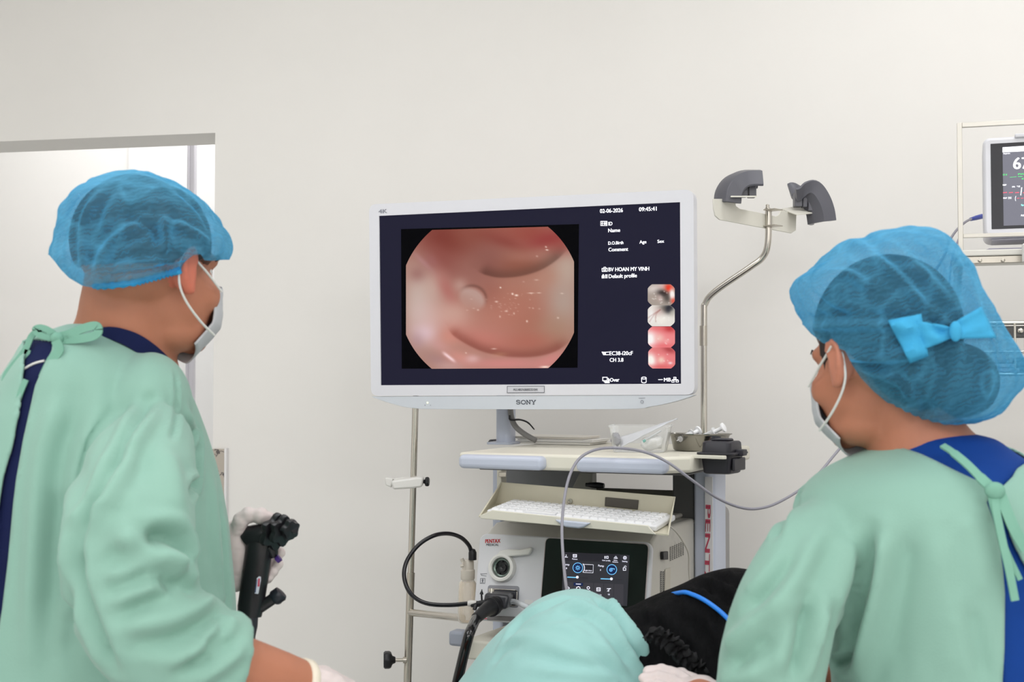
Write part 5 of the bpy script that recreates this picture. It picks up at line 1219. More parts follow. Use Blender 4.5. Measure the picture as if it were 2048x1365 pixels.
# bright blue tube over the waist
bt = [(1316, 1203), (1335, 1191), (1362, 1186), (1385, 1190), (1410, 1202), (1438, 1222), (1462, 1245), (1490, 1275), (1520, 1310)]
q = [P(1296, 1232, PY + .12), P(1318, 1200, PY + .05)]
for x, y in bt[2:]:
    hP = cast(tr_, x, y); q.append((hP - (hP - CAM).normalized() * .008) if hP else P(x, y, PY - .05))
mb = MB(); mb.tube(crv(q, 8), .0036, 12); tag(mk('blue_tube', mb, mat('tube_blue', (48, 138, 242), .35, var=.03), smooth=60), 'bright blue tube lying across the waist of the patient in black', 'tube')

teal = mat('drape_teal', (156, 202, 198), .8, spec=.2, var=.03, scale=5, bump=.12, bscale=420, sheen=.2)
DR = [(1184, 1158, 1176), (1190, 1118, 1194), (1199, 1086, 1212), (1212, 1060, 1232), (1230, 1038, 1256), (1252, 1016, 1278), (1280, 990, 1292), (1310, 966, 1304), (1340, 943, 1318), (1365, 922, 1330), (1420, 880, 1350), (1490, 850, 1372), (1560, 835, 1392), (1640, 830, 1400)]
rows = []
for i, (y, a, b) in enumerate(DR): rows.append((y, a, b, 2.05, [.03, .06, .085, .11, .135, .155, .17, .18, .19, .195, .205, .215, .222, .225][i]))
dm = loft(rows, 64, 6)
for i, p in enumerate(dm.v): dm.v[i] = V((p.x, p.y, p.z if p.z > BZ + .003 else (BZ + .003 if BY0 < p.y < BY1 else p.z)))
me = union([dm], .006, 3)
folds(me, [
 ([(1150, 1192), (1100, 1206), (1045, 1235), (1000, 1290)], .006, .008),
 ([(1192, 1196), (1215, 1222), (1240, 1258), (1268, 1305), (1296, 1350)], -.012, .007),
 ([(1205, 1202), (1236, 1230), (1268, 1272), (1295, 1325)], .010, .010),
 ([(1120, 1212), (1160, 1214), (1195, 1232), (1232, 1270)], .007, .012),
 ([(1130, 1226), (1170, 1228), (1205, 1252), (1240, 1300), (1262, 1340)], -.006, .010),
 ([(1090, 1240), (1130, 1238), (1170, 1252), (1200, 1280)], -.003, .008),
 ([(1010, 1285), (1060, 1275), (1120, 1290), (1180, 1325)], .003, .012), ([(1180, 1290), (1220, 1330), (1250, 1362)], -.004, .008),
 ([(1040, 1320), (1090, 1312), (1150, 1330), (1220, 1345)], -.003, .009), ([(1070, 1345), (1150, 1342), (1240, 1356)], .003, .008), ([(985, 1330), (1010, 1300), (1040, 1285)], -.003, .009)], .005, 9, (1, 1, 1))
tag(mesh_obj('surgical_drape', me, teal, None, V((.05, 2.05, BZ))), 'pale teal cloth drape mounded over the patient lying in front of the processor', 'drape')
# grey sensor cable looping over the shelf to the patient monitor
gc = [(1152, 1215, 2.0), (1140, 1205, 2.06), (1132, 1170, 2.16), (1126, 1110, 2.24), (1124, 1050, 2.29), (1130, 990, 2.32), (1142, 945, 2.34), (1162, 915, 2.36), (1196, 899, 2.40), (1240, 897, 2.42), (1290, 905, 2.38), (1335, 925, 2.36), (1380, 958, 2.36), (1430, 994, 2.38), (1475, 1014, 2.40), (1515, 1018, 2.42), (1560, 1004, 2.45), (1620, 965, 2.50), (1665, 915, 2.55), (1700, 868, 2.60), (1760, 760, 2.66), (1830, 610, 2.71), (1885, 518, 2.75), (1897, 486, 2.76), (1912, 462, 2.77), (1930, 445, 2.79), (1945, 437.5, 2.82), (1958, 435, 2.84)]
mb = MB(); mb.tube(crv([P(*q) for q in gc], 10), .0027, 10)
cab = tag(mk('sensor_cable', mb, mat('sensor_grey', (150, 148, 158), .4, var=.03), smooth=60), 'long grey sensor cable looping over the cart shelf and across to the patient monitor', 'cable')
mb = MB(); mb.tube([P(1941, 439, 2.815), P(1952, 436, 2.83), P(1964, 433, 2.85)], [.0038, .0052, .0056], 12); mk('blue_plug', mb, mat('plug_blue', (40, 62, 160), .35, var=.03), cab, smooth=50)
mb = MB(); mb.tube(crv([P(1921, 470, 2.99), P(1912, 492, 2.98), P(1904, 520, 2.985), P(1899, 560, 2.985), P(1890, 640, 2.99)], 6), .0022, 8); tag(mk('wall_cable', mb, mat('wall_cable_violet', (150, 146, 168), .45, var=.02), smooth=60), 'short violet grey cable hanging on the wall below the shelf', 'cable')

# ================================================================== people
def head_mb(c, yaw, pitch=0, roll=0, s=1.0, ear_out=1.0):
    """one head in its own axes: f forward, s right, u up; returns builders and the local-to-world function"""
    a = math.radians(yaw); f0 = V((math.sin(a), math.cos(a), 0)); r0 = V((math.cos(a), -math.sin(a), 0)); p = math.radians(pitch)
    f = f0 * math.cos(p) + V((0, 0, 1)) * math.sin(p); u = V((0, 0, 1)) * math.cos(p) - f0 * math.sin(p)
    rl = math.radians(roll); r = r0 * math.cos(rl) + u * math.sin(rl); u = u * math.cos(rl) - r0 * math.sin(rl)
    W = lambda x, y, z: V(c) + (f * x + r * y + u * z) * s
    def e(cx, cy, cz, rx, ry, rz, tilt=0, n=24, m=16):
        t = math.radians(tilt); A = (f * math.cos(t) + u * math.sin(t)) * rx * s; D = (u * math.cos(t) - f * math.sin(t)) * rz * s
        q = MB(); q.ell(W(cx, cy, cz), (A, r * ry * s, D), n, m); return q
    out = [e(-.012, 0, .035, .094, .076, .088), e(.030, 0, -.030, .062, .060, .075), e(.032, 0, -.078, .048, .048, .036), e(.066, 0, -.098, .022, .022, .018), e(.070, 0, .014, .024, .050, .016), e(.055, .038, -.035, .026, .024, .026), e(.055, -.038, -.035, .026, .024, .026), e(.086, 0, -.058, .012, .024, .008), e(.084, 0, -.068, .012, .022, .007)]
    q = MB(); q.tube([W(.086, 0, .006), W(.097, 0, -.020), W(.102, 0, -.036), W(.092, 0, -.044)], [.008 * s, .010 * s, .013 * s, .010 * s], 12); out.append(q)
    for sg in (1, -1):
        k = .076 * sg; q = MB()
        out.append(e(-.006, k * .98, -.012, .016, .012, .026, 18))
        rim = [W(x, k + sg * y * ear_out, z) for x, y, z in ((.004, .006, -.002), (.007, .010, .014), (-.003, .015, .024), (-.016, .018, .020), (-.021, .018, .004), (-.017, .015, -.014), (-.008, .010, -.028), (.001, .007, -.034), (.005, .004, -.026))]
        q.tube(crv(rim, 4), .0042 * s, 8); out.append(q)
        q = MB(); q.ell(W(-.008, k + sg * .009 * ear_out, -.004), (f * .016 * s, (r * .0045 + f * -.0 * sg) * s * 1.0, u * .026 * s), 14, 10); out.append(q)
    return out, W, (f, r, u)
def shell_mask(W, m, parent, top_c=-.018, top_s=-.030, bot_c=-.128, bot_s=-.095, sweep=60):
    mb = MB(); na, nz_ = 36, 18; g = []
    for j in range(nz_ + 1):
        t = j / nz_
        for i in range(na + 1):
            a = math.radians(-sweep + 2 * sweep * i / na); k = abs(math.sin(a)) ** 1.5
            z = (top_c * (1 - k) + top_s * k) * (1 - t) + (bot_c * (1 - k) + bot_s * k) * t
            rf = .099 - .010 * t - .042 * max(0, t - .6) / .4 + .004 * math.sin(PI * t); rs = .062 - .010 * t + .003 * math.sin(PI * t)
            pl = .0011 * (1 if math.sin(t * 6 * PI) > .2 else 0) * (1 - k)
            mb.v.append(W(.008 + (rf + pl) * max(0, math.cos(a)) ** .85, (rs + pl) * math.sin(a), z))
    mb.f = [(j * (na + 1) + i, j * (na + 1) + i + 1, (j + 1) * (na + 1) + i + 1, (j + 1) * (na + 1) + i) for j in range(nz_) for i in range(na)]
    return mk('face_mask', mb, m, parent, smooth=60, solid=.0022)
def redden(o, pts, r, m):
    # ears keep their own redder skin
    o.data.materials.append(m); off = ORG[o]
    for p in o.data.polygons:
        c = p.center + off
        if any((c - q).length < r for q in pts): p.material_index = 1
def hand(polys, palm, m, name, parent, vox=.0025, extra=()):
    """gloved hand: palm = list of (point, radius) chains; polys = finger chains with radii"""
    mbs = []
    for ch in palm:
        q = MB(); q.tube(crv([c[0] for c in ch], 4), list(np.interp(np.linspace(0, len(ch) - 1, (len(ch) - 1) * 4 + 1), range(len(ch)), [c[1] for c in ch])), 14, flat=(1, 1)); q.ell(ch[0][0], [v * ch[0][1] for v in (V((1, 0, 0)), V((0, 1, 0)), V((0, 0, 1)))], 12, 8); q.ell(ch[-1][0], [v * ch[-1][1] for v in (V((1, 0, 0)), V((0, 1, 0)), V((0, 0, 1)))], 12, 8); mbs.append(q)
    for pts, r0, r1 in polys:
        c = crv(pts, 5); n = len(c); q = MB(); rad = [r0 + (r1 - r0) * i / (n - 1) for i in range(n)]
        q.tube(c, rad, 12); q.ell(c[-1], [v * r1 for v in (V((1, 0, 0)), V((0, 1, 0)), V((0, 0, 1)))], 12, 8)
        for kp in pts[1:-1]: q.ell(V(kp), [v * (r0 * 1.04) for v in (V((1, 0, 0)), V((0, 1, 0)), V((0, 0, 1)))], 10, 8)
        mbs.append(q)
    me = union(mbs, vox, 3)
    co = co_get(me); no = no_get(me)
    d = np.array([noise.noise(V(c) * 110) * .0006 + noise.noise(V((c[0] * 60, c[1] * 60, c[2] * 240))) * .0007 for c in co]); co_set(me, co + no * d[:, None])
    return mesh_obj(name, me, m, parent)
gown_m = mat('gown_green', (142, 182, 167), .85, spec=.18, var=.035, scale=4, bump=.15, bscale=500, sheen=.2)
scrub_m = mat('scrub_navy', (22, 30, 70), .8, spec=.2, var=.06, scale=12, bump=.15, bscale=400)
royal_m = mat('scrub_royal', (18, 62, 138), .8, spec=.2, var=.06, scale=12, bump=.15, bscale=400)
mask_m = mat('mask_greywhite', (196, 198, 202), .7, spec=.2, var=.02, bump=.08, bscale=500)
strap_m = mat('strap_white', (226, 226, 222), .6, var=.02)
glove_m = mat('glove_latex', (222, 208, 206), .42, spec=.4, var=.03, scale=30, subs=.05)
crepe = cap_mat()
tie_m = mat('tie_green', (128, 178, 158), .85, spec=.18, var=.04, scale=20)
shoe_m = mat('shoe_white', (220, 220, 216), .5, var=.03)

def tuck_in(mb, cap, gap):
    # keep hair inside the cap
    off = ORG[cap]; T = BVHTree.FromPolygons([v.co + off for v in cap.data.vertices], [tuple(p.vertices) for p in cap.data.polygons])
    for i, v in enumerate(mb.v):
        h = T.find_nearest(v)
        if h[0] is None: continue
        s = (v - h[0]).dot(h[1])
        if s > -gap: mb.v[i] = h[0] - h[1] * gap
def tuck(me, polys):
    # shirt stays clear of the gown except at the openings
    me.update(); co = co_get(me); no = no_get(me)
    for i, c in enumerate(co):
        x, y = proj(c)
        if no[i] @ (np.array(CAM) - c) < 0 or not any(in_poly(x, y, p) or in_poly(x + 9, y, p) or in_poly(x - 9, y, p) or in_poly(x, y - 9, p) for p in polys): co[i] = c - no[i] * .016
    co_set(me, co)
def cap_obj(rows, parent, crease, band_row, name='surgical_cap', vox=.004, power=2.5, cut=None):
    mb = loft(rows, 96, 5, power)
    me = union([mb], vox, 2)
    co = co_get(me); no = no_get(me); d = np.zeros(len(co)); cz = co[:, 2].min(); h_ = co[:, 2].max() - cz; cxy = co[:, :2].mean(0)
    for i, c in enumerate(co):
        a = math.atan2(c[1] - cxy[1], c[0] - cxy[0]); t = (c[2] - cz) / h_
        d[i] = .0015 * math.sin(a * 26 + 3 * noise.noise(V(c) * 14)) * max(0, 1 - t * 1.6) + .006 * noise.noise(V((c[0] * 24, c[1] * 24, c[2] * 18))) + .0035 * abs(noise.noise(V(c) * 34)) + .002 * noise.noise(V(c) * 60)
    co_set(me, co + no * d[:, None])
    folds(me, crease)
    if cut: carve(me, [cut], False)
    return mesh_obj(name, me, crepe, parent)

def legs_and_shoes(parent, c, yaw, ztop, m):
    a = math.radians(yaw); r = V((math.cos(a), -math.sin(a), 0)); f = V((math.sin(a), math.cos(a), 0)); cc = V((c[0], c[1], 0))
    q = MB()
    for sg in (1, -1):
        q.tube(crv([cc + r * sg * .085 + V((0, 0, ztop)), cc + r * sg * .09 + V((0, 0, .48)), cc + r * sg * .095 + V((0, 0, .06))], 4), [.09, .088, .086, .082, .078, .072, .066, .060, .058], 18)
    mk('trousers', q, m, parent, smooth=60)
    for sg in (1, -1):
        o = cc + r * sg * .095; rr = []
        for x, w_, h_ in ((-.085, .022, .05), (-.07, .034, .075), (-.03, .037, .085), (.03, .040, .075), (.09, .046, .052), (.14, .044, .040), (.165, .026, .026)):
            rr.append([o + f * x + r * (w_ * math.cos(t)) + V((0, 0, h_ * (.5 + .5 * math.sin(t)) + .001)) for t in [2 * PI * j / 14 for j in range(14)]])
        mb = MB(); mb.rings(rr); mk('shoe', mb, shoe_m, parent, smooth=60)
# ------------------------------------------------------------------ man, left
MY = 1.80
man = thing('person', (P(205, 900, MY).x, MY, 0), 'man in green gown and blue cap at the left, seen from behind', 'person')
hc = P(304, 542, 1.78)
hmb, HW, hax = head_mb(hc, 37, 2, 0, 1.0, 1.15)
neck = MB(); neck.tube(crv([P(272, 520, 1.79), P(258, 600, 1.79), P(250, 665, 1.80), P(232, 740, 1.81)], 4), [.062, .0625, .063, .0635, .064, .065, .066, .067, .069, .073, .080, .088, .095], 24)
GR = [(652, 150, 236, 1.81, .072), (670, 100, 266, 1.81, .098), (688, 62, 294, 1.81, .122), (710, 52, 320, 1.81, .142), (745, 30, 346, 1.81, .158), (790, 0, 374, 1.81, .165), (840, -30, 394, 1.81, .175), (900, -58, 414, 1.81, .182), (960, -78, 430, 1.81, .188), (1040, -92, 447, 1.81, .19), (1100, -98, 455, 1.81, .19), (1200, -102, 466, 1.81, .19), (1300, -106, 470, 1.81, .19), (1400, -110, 474, 1.81, .192), (1700, -118, 484, 1.81, .20), (2100, -126, 494, 1.81, .21)]
def shrink(R, d):
    k = d * FPX / 1.81; return [(y + (k * .5 if i == 0 else 0), a + k, b - k, Y, r - d) for i, (y, a, b, Y, r) in enumerate(R)]
torso_core = loft(shrink(GR, .045)[3:], 40, 3)
arm_path = [P(300, 905, 1.76), P(268, 975, 1.64), P(255, 1080, 1.555), P(262, 1200, 1.545), P(300, 1285, 1.55), P(390, 1318, 1.575), P(470, 1340, 1.60), P(560, 1362, 1.64), P(640, 1385, 1.68)]
arm = MB(); arm.tube(crv(arm_path, 4), list(np.interp(np.linspace(0, 8, 33), range(9), [.044, .042, .040, .040, .040, .041, .043, .036, .029])), 18)
larm_path = [P(270, 870, 1.92), P(310, 990, 2.00), P(352, 1120, 2.03), P(405, 1135, 2.00), P(468, 1115, 1.965)]
larm = MB(); larm.tube(crv(larm_path, 4), list(np.interp(np.linspace(0, 4, 17), range(5), [.06, .052, .045, .038, .030])), 16)
me = union(hmb + [neck, torso_core, arm, larm], .005, 3)
btree = bvh(me); mb_ = mesh_obj('body', me, skin, man); redden(mb_, [HW(-.006, .085, .004), HW(-.006, -.085, .004), HW(-.006, .085, -.02)], .03, mat('skin_ear', (206, 118, 96), .5, spec=.35, var=.04, subs=.15))
for sg in (1, -1):
    mb = MB(); mb.ell(HW(.064, .032 * sg, -.002), (V((.0115, 0, 0)), V((0, .0115, 0)), V((0, 0, .0115))), 12, 8); ey_ = mk('eye', mb, mat('eye_white', (232, 228, 222)), man, smooth=60)
    mb = MB(); mb.ell(HW(.0738, .0325 * sg, -.002), (hax[0] * .0025, hax[1] * .005, hax[2] * .005), 10, 6); mk('iris', mb, mat('iris_brown', (46, 30, 22), .2, var=.05), ey_, smooth=60)
    mb = MB(); mb.tube([HW(.092, .014 * sg, .016), HW(.088, .034 * sg, .021), HW(.074, .05 * sg, .015)], [.003, .0035, .002], 8, flat=(1, .7)); mk('eyebrow', mb, hairm, man, smooth=60)
# mask and ear loops
fm = shell_mask(HW, mask_m, man)
def loopset(W, sg, parent):
    up = [W(.066, .0655 * sg, -.030), W(.040, .073 * sg, -.010), W(.014, .082 * sg, .006), W(.002, .088 * sg, .012), W(-.012, .091 * sg, .020), W(-.022, .088 * sg, .006)]
    lo = [W(-.022, .088 * sg, .006), W(-.020, .083 * sg, -.022), W(-.004, .077 * sg, -.046), W(.026, .069 * sg, -.072), W(.056, .060 * sg, -.090)]
    mb = MB(); mb.tube(crv(up, 6), .0017, 8); mb.tube(crv(lo, 6), .0017, 8); mk('ear_loop', mb, strap_m, parent, smooth=60)
for sg in (1, -1): loopset(HW, sg, fm)
# cap
CR = [(349, 262, 302, 1.78, .02), (352, 240, 322, 1.78, .045), (359, 215, 346, 1.78, .065), (368, 190, 364, 1.78, .080), (382, 168, 386, 1.78, .094), (400, 150, 408, 1.78, .105), (425, 136, 430, 1.78, .112), (450, 129, 445, 1.78, .116), (475, 120, 456, 1.78, .117), (492, 113, 459, 1.78, .116), (508, 110, 452, 1.78, .120), (524, 111, 440, 1.78, .124), (542, 120, 420, 1.78, .126), (558, 134, 400, 1.78, .126), (572, 150, 370, 1.78, .122), (584, 172, 330, 1.78, .112)]
cap_m = cap_obj([(y, a + 8, b - 8, Y, r) for y, a, b, Y, r in CR], man, [
 ([(196, 392), (172, 430), (163, 480), (168, 540)], .006, .006), ([(300, 440), (240, 470), (205, 510), (190, 555)], .006, .007), ([(325, 430), (333, 470), (330, 510)], .006, .006), ([(262, 440), (300, 455), (320, 480)], -.004, .005),
 ([(330, 445), (380, 460), (420, 490)], .004, .006), ([(195, 560), (240, 535), (320, 525), (420, 505)], .004, .006), ([(210, 548), (280, 545), (340, 532)], -.004, .005), ([(150, 440), (140, 490), (130, 520)], .004, .007), ([(230, 375), (200, 420), (190, 470)], -.003, .006), ([(350, 380), (395, 420), (425, 470)], -.003, .006)], 0, power=2.7, cut=[(60, 505), (98, 510), (110, 524), (122, 540), (138, 556), (165, 572), (195, 577), (250, 570), (300, 560), (345, 547), (362, 539), (370, 524), (386, 511), (402, 509), (409, 521), (425, 522), (446, 520), (480, 520), (500, 640), (60, 640)])
mb = MB(); c0 = HW(-.016, 0, .040)
mb.ell(c0, (hax[0] * .100, hax[1] * .082, hax[2] * .092), 32, 22)
u = hax[2]
for i, v in enumerate(mb.v):
    q = v - c0; h_ = q.dot(u) + .18 * q.dot(hax[0]) * -1
    if q.dot(u) < -.035: mb.v[i] = v + u * (-.035 - q.dot(u))
hm_ = mat('hair_dark_brown', (92, 62, 52), .6, var=.3, scale=50, bump=.5, bscale=160)
tuck_in(mb, cap_m, .005); mk('hair', mb, hm_, man, smooth=60)
mb = MB(); edge = []
for x, y in ((360, 541), (348, 545), (330, 550), (310, 556), (290, 561), (270, 566), (220, 572), (188, 573)):
    h0 = cast(btree, x, y) or P(x, y, 1.70); edge.append(h0 - (h0 - CAM).normalized() * .004)
mk('cap_elastic', MB().tube(crv(edge, 8), [.0042 + .0012 * math.sin(i * 1.9) for i in range(57)], 8), mat('cap_band_blue', (50, 160, 214), .7, var=.08, scale=120), man, smooth=60)
# gown
slv_path = [P(300, 876, 1.69), P(278, 945, 1.62), P(262, 1040, 1.56), P(262, 1150, 1.55), P(285, 1240, 1.55), P(345, 1296, 1.565), P(420, 1318, 1.585), P(472, 1330, 1.60)]
slv = MB(); slv.tube(crv(slv_path, 5), list(np.interp(np.linspace(0, 7, 36), range(8), [.055, .068, .074, .075, .075, .071, .063, .057])), 26)
lslv = MB(); lslv.tube(crv(larm_path[:4], 5), list(np.interp(np.linspace(0, 3, 16), range(4), [.07, .062, .055, .046])), 20)
gow = loft(GR, 72, 5)
sh_ = MB(); sh_.ell(P(302, 818, 1.74), (V((.054, 0, 0)), V((0, .085, 0)), V((0, 0, .075))), 20, 14)
me = union([gow, slv, sh_, lslv], .0055, 9, .5)
folds(me, [
 ([(300, 800), (262, 862), (215, 940), (180, 1010), (160, 1075)], -.012, .008), ([(250, 900), (220, 960), (192, 1010)], -.010, .008), ([(285, 830), (250, 900), (210, 975), (182, 1040)], .008, .013),
 ([(350, 745), (352, 790), (350, 850), (342, 880)], -.004, .004),
 ([(215, 760), (180, 830), (150, 930), (138, 1050), (135, 1250)], .006, .016), ([(165, 800), (130, 900), (115, 1000), (105, 1150), (95, 1360)], -.006, .012), ([(240, 790), (200, 850), (170, 900)], .004, .012), ([(120, 780), (85, 900), (70, 1050), (60, 1300)], .006, .014),
 ([(398, 860), (394, 910), (390, 960), (380, 990)], -.009, .006), ([(372, 820), (385, 860), (392, 900)], .005, .008),
 ([(440, 1020), (447, 1090), (452, 1160), (458, 1230)], -.007, .007), ([(425, 960), (430, 1060), (436, 1140)], .004, .010),
 ([(240, 1065), (262, 1084), (300, 1098), (345, 1105), (366, 1122)], .011, .012), ([(290, 1090), (320, 1075), (350, 1082), (368, 1105), (372, 1130)], -.016, .011), ([(320, 1158), (345, 1164), (376, 1158)], -.012, .008), ([(215, 1170), (262, 1145), (320, 1130), (365, 1135)], .007, .012),
 ([(212, 1180), (250, 1170), (300, 1150)], -.006, .009), ([(238, 1228), (300, 1200), (360, 1182), (400, 1180)], -.008, .009), ([(225, 1205), (290, 1185), (350, 1170)], .006, .010), ([(245, 1255), (310, 1245), (380, 1225), (430, 1205)], .006, .012), ([(270, 1290), (340, 1280), (400, 1250), (445, 1215)], -.006, .010), ([(405, 1295), (430, 1275), (448, 1250)], -.011, .007), ([(360, 1340), (420, 1310), (470, 1275)], -.007, .009), ([(330, 1330), (400, 1295), (455, 1250)], .006, .010), ([(390, 1362), (440, 1330), (485, 1292)], .005, .010),
 ([(150, 1060), (160, 1150), (178, 1220), (205, 1290), (228, 1340)], -.010, .009), ([(150, 1110), (142, 1200), (140, 1320)], -.006, .012), ([(255, 880), (285, 930), (310, 990), (320, 1050)], -.003, .02), ([(330, 900), (345, 960), (350, 1020)], .004, .018)], .004, 10)
cut_m = [(40, 640), (62, 676), (106, 681), (103, 702), (86, 735), (70, 772), (46, 880), (32, 960), (26, 1010), (16, 1120), (4, 1220), (-20, 1365), (-30, 1700), (-30, 2300), (-90, 2300), (-90, 1700), (-70, 1365), (-30, 1180), (-6, 1020), (6, 950), (24, 890), (38, 810), (44, 740), (46, 700)]
nk_m = [(196, 640), (200, 654), (216, 664), (240, 668), (268, 678), (286, 690), (292, 680), (276, 640), (240, 620)]
carve(me, [cut_m, nk_m])
gw = mesh_obj('gown', me, gown_m, man); sm = gw.modifiers.new('solid', 'SOLIDIFY'); sm.thickness = .003; sm.offset = -1
me = union([loft([(y - 6 if i < 3 else y, a, b, Y, r) for i, (y, a, b, Y, r) in enumerate(shrink(GR, .009))], 48, 4)], .007, 4)
tuck(me, [cut_m, nk_m]); stree = bvh(me)
ss = mesh_obj('scrub_shirt', me, scrub_m, man)
def collar(px, Y0, m, parent, w_=.016, name='collar'):
    q = []
    for x, y in px:
        h0 = cast(btree, x, y); q.append(h0 if h0 else P(x, y, Y0))
    return mk(name, band(crv(q, 6), w_, (0, 0, 1), .0045), m, parent, smooth=60)
collar([(150, 658), (175, 659), (200, 663), (222, 666), (248, 674), (272, 686), (298, 706), (320, 728), (336, 748)], 1.74, scrub_m, man, list(np.interp(range(49), [0, 10, 20, 48], [.004, .008, .018, .030])))
# light piping line on the shirt back
mb = MB(); q = []
for x, y in ((50, 738), (62, 731), (74, 726), (90, 722)):
    h0 = cast(stree, x, y); q.append((h0 or P(x, y, 1.75)) - V((0, .002, 0)))
mk('piping', MB().tube(crv(q, 5), .0016, 8), strap_m, ss, smooth=60)
# neck bow and hanging loop
def ribbon(px, Y0, wdt, m, parent, name, tree=None, lift=.004, up=(0, 0, 1)):
    q = []
    for p in px:
        x, y = p[0], p[1]; Yd = p[2] if len(p) > 2 else None
        h0 = cast(tree, x, y) if (tree and Yd is None) else None
        q.append((h0 - (h0 - CAM).normalized() * lift) if h0 else P(x, y, Yd or Y0))
    return mk(name, band(crv(q, 7), wdt, up, .0014), m, parent, smooth=60)
ribbon([(112, 676), (140, 668), (170, 656), (192, 652), (197, 662), (188, 672), (160, 678), (130, 680), (112, 678)], 1.685, .011, tie_m, gw, 'neck_bow')
ribbon([(118, 676), (98, 674), (80, 668), (72, 660), (82, 657), (96, 662), (110, 672)], 1.69, .010, tie_m, gw, 'neck_bow')
mb = MB(); mb.ell(P(114, 677, 1.683), (V((.009, 0, 0)), V((0, .006, 0)), V((0, 0, .008))), 12, 8); mk('bow_knot', mb, tie_m, gw, smooth=60)
ribbon([(72, 664), (62, 675), (52, 698), (36, 720), (16, 745), (10, 762), (20, 768), (36, 752), (50, 726), (56, 700)], 1.70, .008, tie_m, gw, 'tie_loop', up=(1, 0, .4))
ribbon([(112, 682), (118, 700), (104, 720), (88, 752), (70, 800)], 1.665, .012, tie_m, gw, 'tie_end', up=(1, 0, .3))
ribbon([(52, 760), (40, 790), (30, 830), (24, 880), (16, 920)], 1.66, .007, tie_m, gw, 'tie_end', up=(1, 0, .3))
legs_and_shoes(man, (P(205, 900, MY).x, MY), 60, .62, scrub_m)
# right glove, low at the bottom edge
W0 = P(600, 1372, 1.66)
hand([([P(690, 1385, 1.70), P(716, 1392, 1.73), P(738, 1412, 1.75), P(742, 1440, 1.75)], .0098, .0082), ([P(692, 1402, 1.69), P(722, 1412, 1.72), P(742, 1436, 1.735), P(740, 1464, 1.735)], .0100, .0083), ([P(686, 1420, 1.68), P(716, 1434, 1.70), P(732, 1458, 1.715), P(726, 1480, 1.715)], .0096, .008), ([P(676, 1436, 1.67), P(700, 1452, 1.685), P(714, 1472, 1.70), P(708, 1490, 1.70)], .0086, .0072), ([P(640, 1362, 1.70), P(668, 1360, 1.74), P(700, 1378, 1.76), P(722, 1400, 1.765)], .0115, .009)],
     [[(P(596, 1376, 1.655), .031), (P(625, 1380, 1.665), .031), (P(655, 1390, 1.68), .031), (P(688, 1402, 1.695), .024)], [(P(640, 1400, 1.665), .024), (P(680, 1425, 1.68), .018)], [(P(640, 1372, 1.685), .026), (P(690, 1384, 1.705), .018)]], glove_m, 'glove', man)
d = (P(640, 1385, 1.68) - P(560, 1362, 1.64)).normalized()
mb = MB(); mb.lathe(P(598, 1373, 1.657), d, [(.0335, -.004), (.0355, -.002), (.0355, .006), (.033, .009)], 28); mk('glove_cuff', mb, mat('cuff_ivory', (228, 218, 200), .5, var=.02), man, smooth=50)
# left glove round the control body
hand([([P(476, 1062, 1.935), P(482, 1042, 1.93), P(497, 1031, 1.93), P(520, 1032, 1.93), P(538, 1036, 1.935)], .0125, .0092),
      ([P(486, 1098, 1.965), P(515, 1098, 1.995), P(548, 1102, 1.985), P(560, 1106, 1.955)], .0100, .0085),
      ([P(484, 1120, 1.965), P(512, 1122, 1.995), P(545, 1126, 1.985), P(556, 1130, 1.950)], .0102, .0086),
      ([P(482, 1140, 1.965), P(508, 1142, 1.992), P(540, 1144, 1.980), P(547, 1143, 1.948)], .0098, .0083),
      ([P(480, 1158, 1.962), P(502, 1160, 1.985), P(530, 1160, 1.972), P(538, 1157, 1.946)], .0086, .0073)],
     [[(P(470, 1068, 1.945), .020), (P(474, 1100, 1.95), .025), (P(474, 1135, 1.955), .024), (P(472, 1160, 1.955), .019)], [(P(440, 1130, 1.985), .031), (P(466, 1118, 1.96), .027)]], glove_m, 'glove', man)
# control body in that hand (parts of the endoscope)
EY = 1.935
def ebar(pts, rads, nm, m, n=18, flat=(1, 1)):
    mb = MB(); mb.tube([P(*p) for p in pts], rads, n, flat=flat); return mk(nm, mb, m, endo, smooth=50)
ebar([(520, 1084, EY), (519, 1090, EY), (514, 1130, EY), (508, 1170, EY), (501, 1215, EY), (499, 1232, EY)], [.0165, .0175, .0175, .0172, .0170, .0155], 'grip', scope_blk, 20, (1.15, .95))
ebar([(499, 1231, EY), (498, 1236, EY), (497, 1252, EY), (494, 1275, EY), (490, 1320, EY + .01)], [.0125, .0135, .0135, .012, .008], 'boot', mat('boot_violetblack', (46, 44, 54), .4, var=.05), 18)
ebar([(489, 1082, EY), (500, 1074, EY), (530, 1070, EY), (548, 1072, EY)], [.011, .0165, .018, .0165], 'head_block', scope_blk, 18)
ebar([(505, 1222, EY), (520, 1216, EY), (545, 1199, EY), (551, 1195, EY)], [.010, .0085, .0085, .0085], 'biopsy_port', scope_blk)
ebar([(546, 1199, EY), (549, 1197, EY), (562, 1188, EY), (564, 1186, EY)], [.0095, .0115, .0115, .009], 'port_cap', mat('port_cap_black', (30, 34, 44), .4, var=.05), 18)
mb = MB(); mb.tube([P(557 + 6 * math.cos(a), 1203 + 5 * math.sin(a), EY) for a in np.linspace(0, 2 * PI, 15)[:-1]], .0012, 8, closed=True); mk('cap_ring', mb, scope_blk, endo, smooth=60)
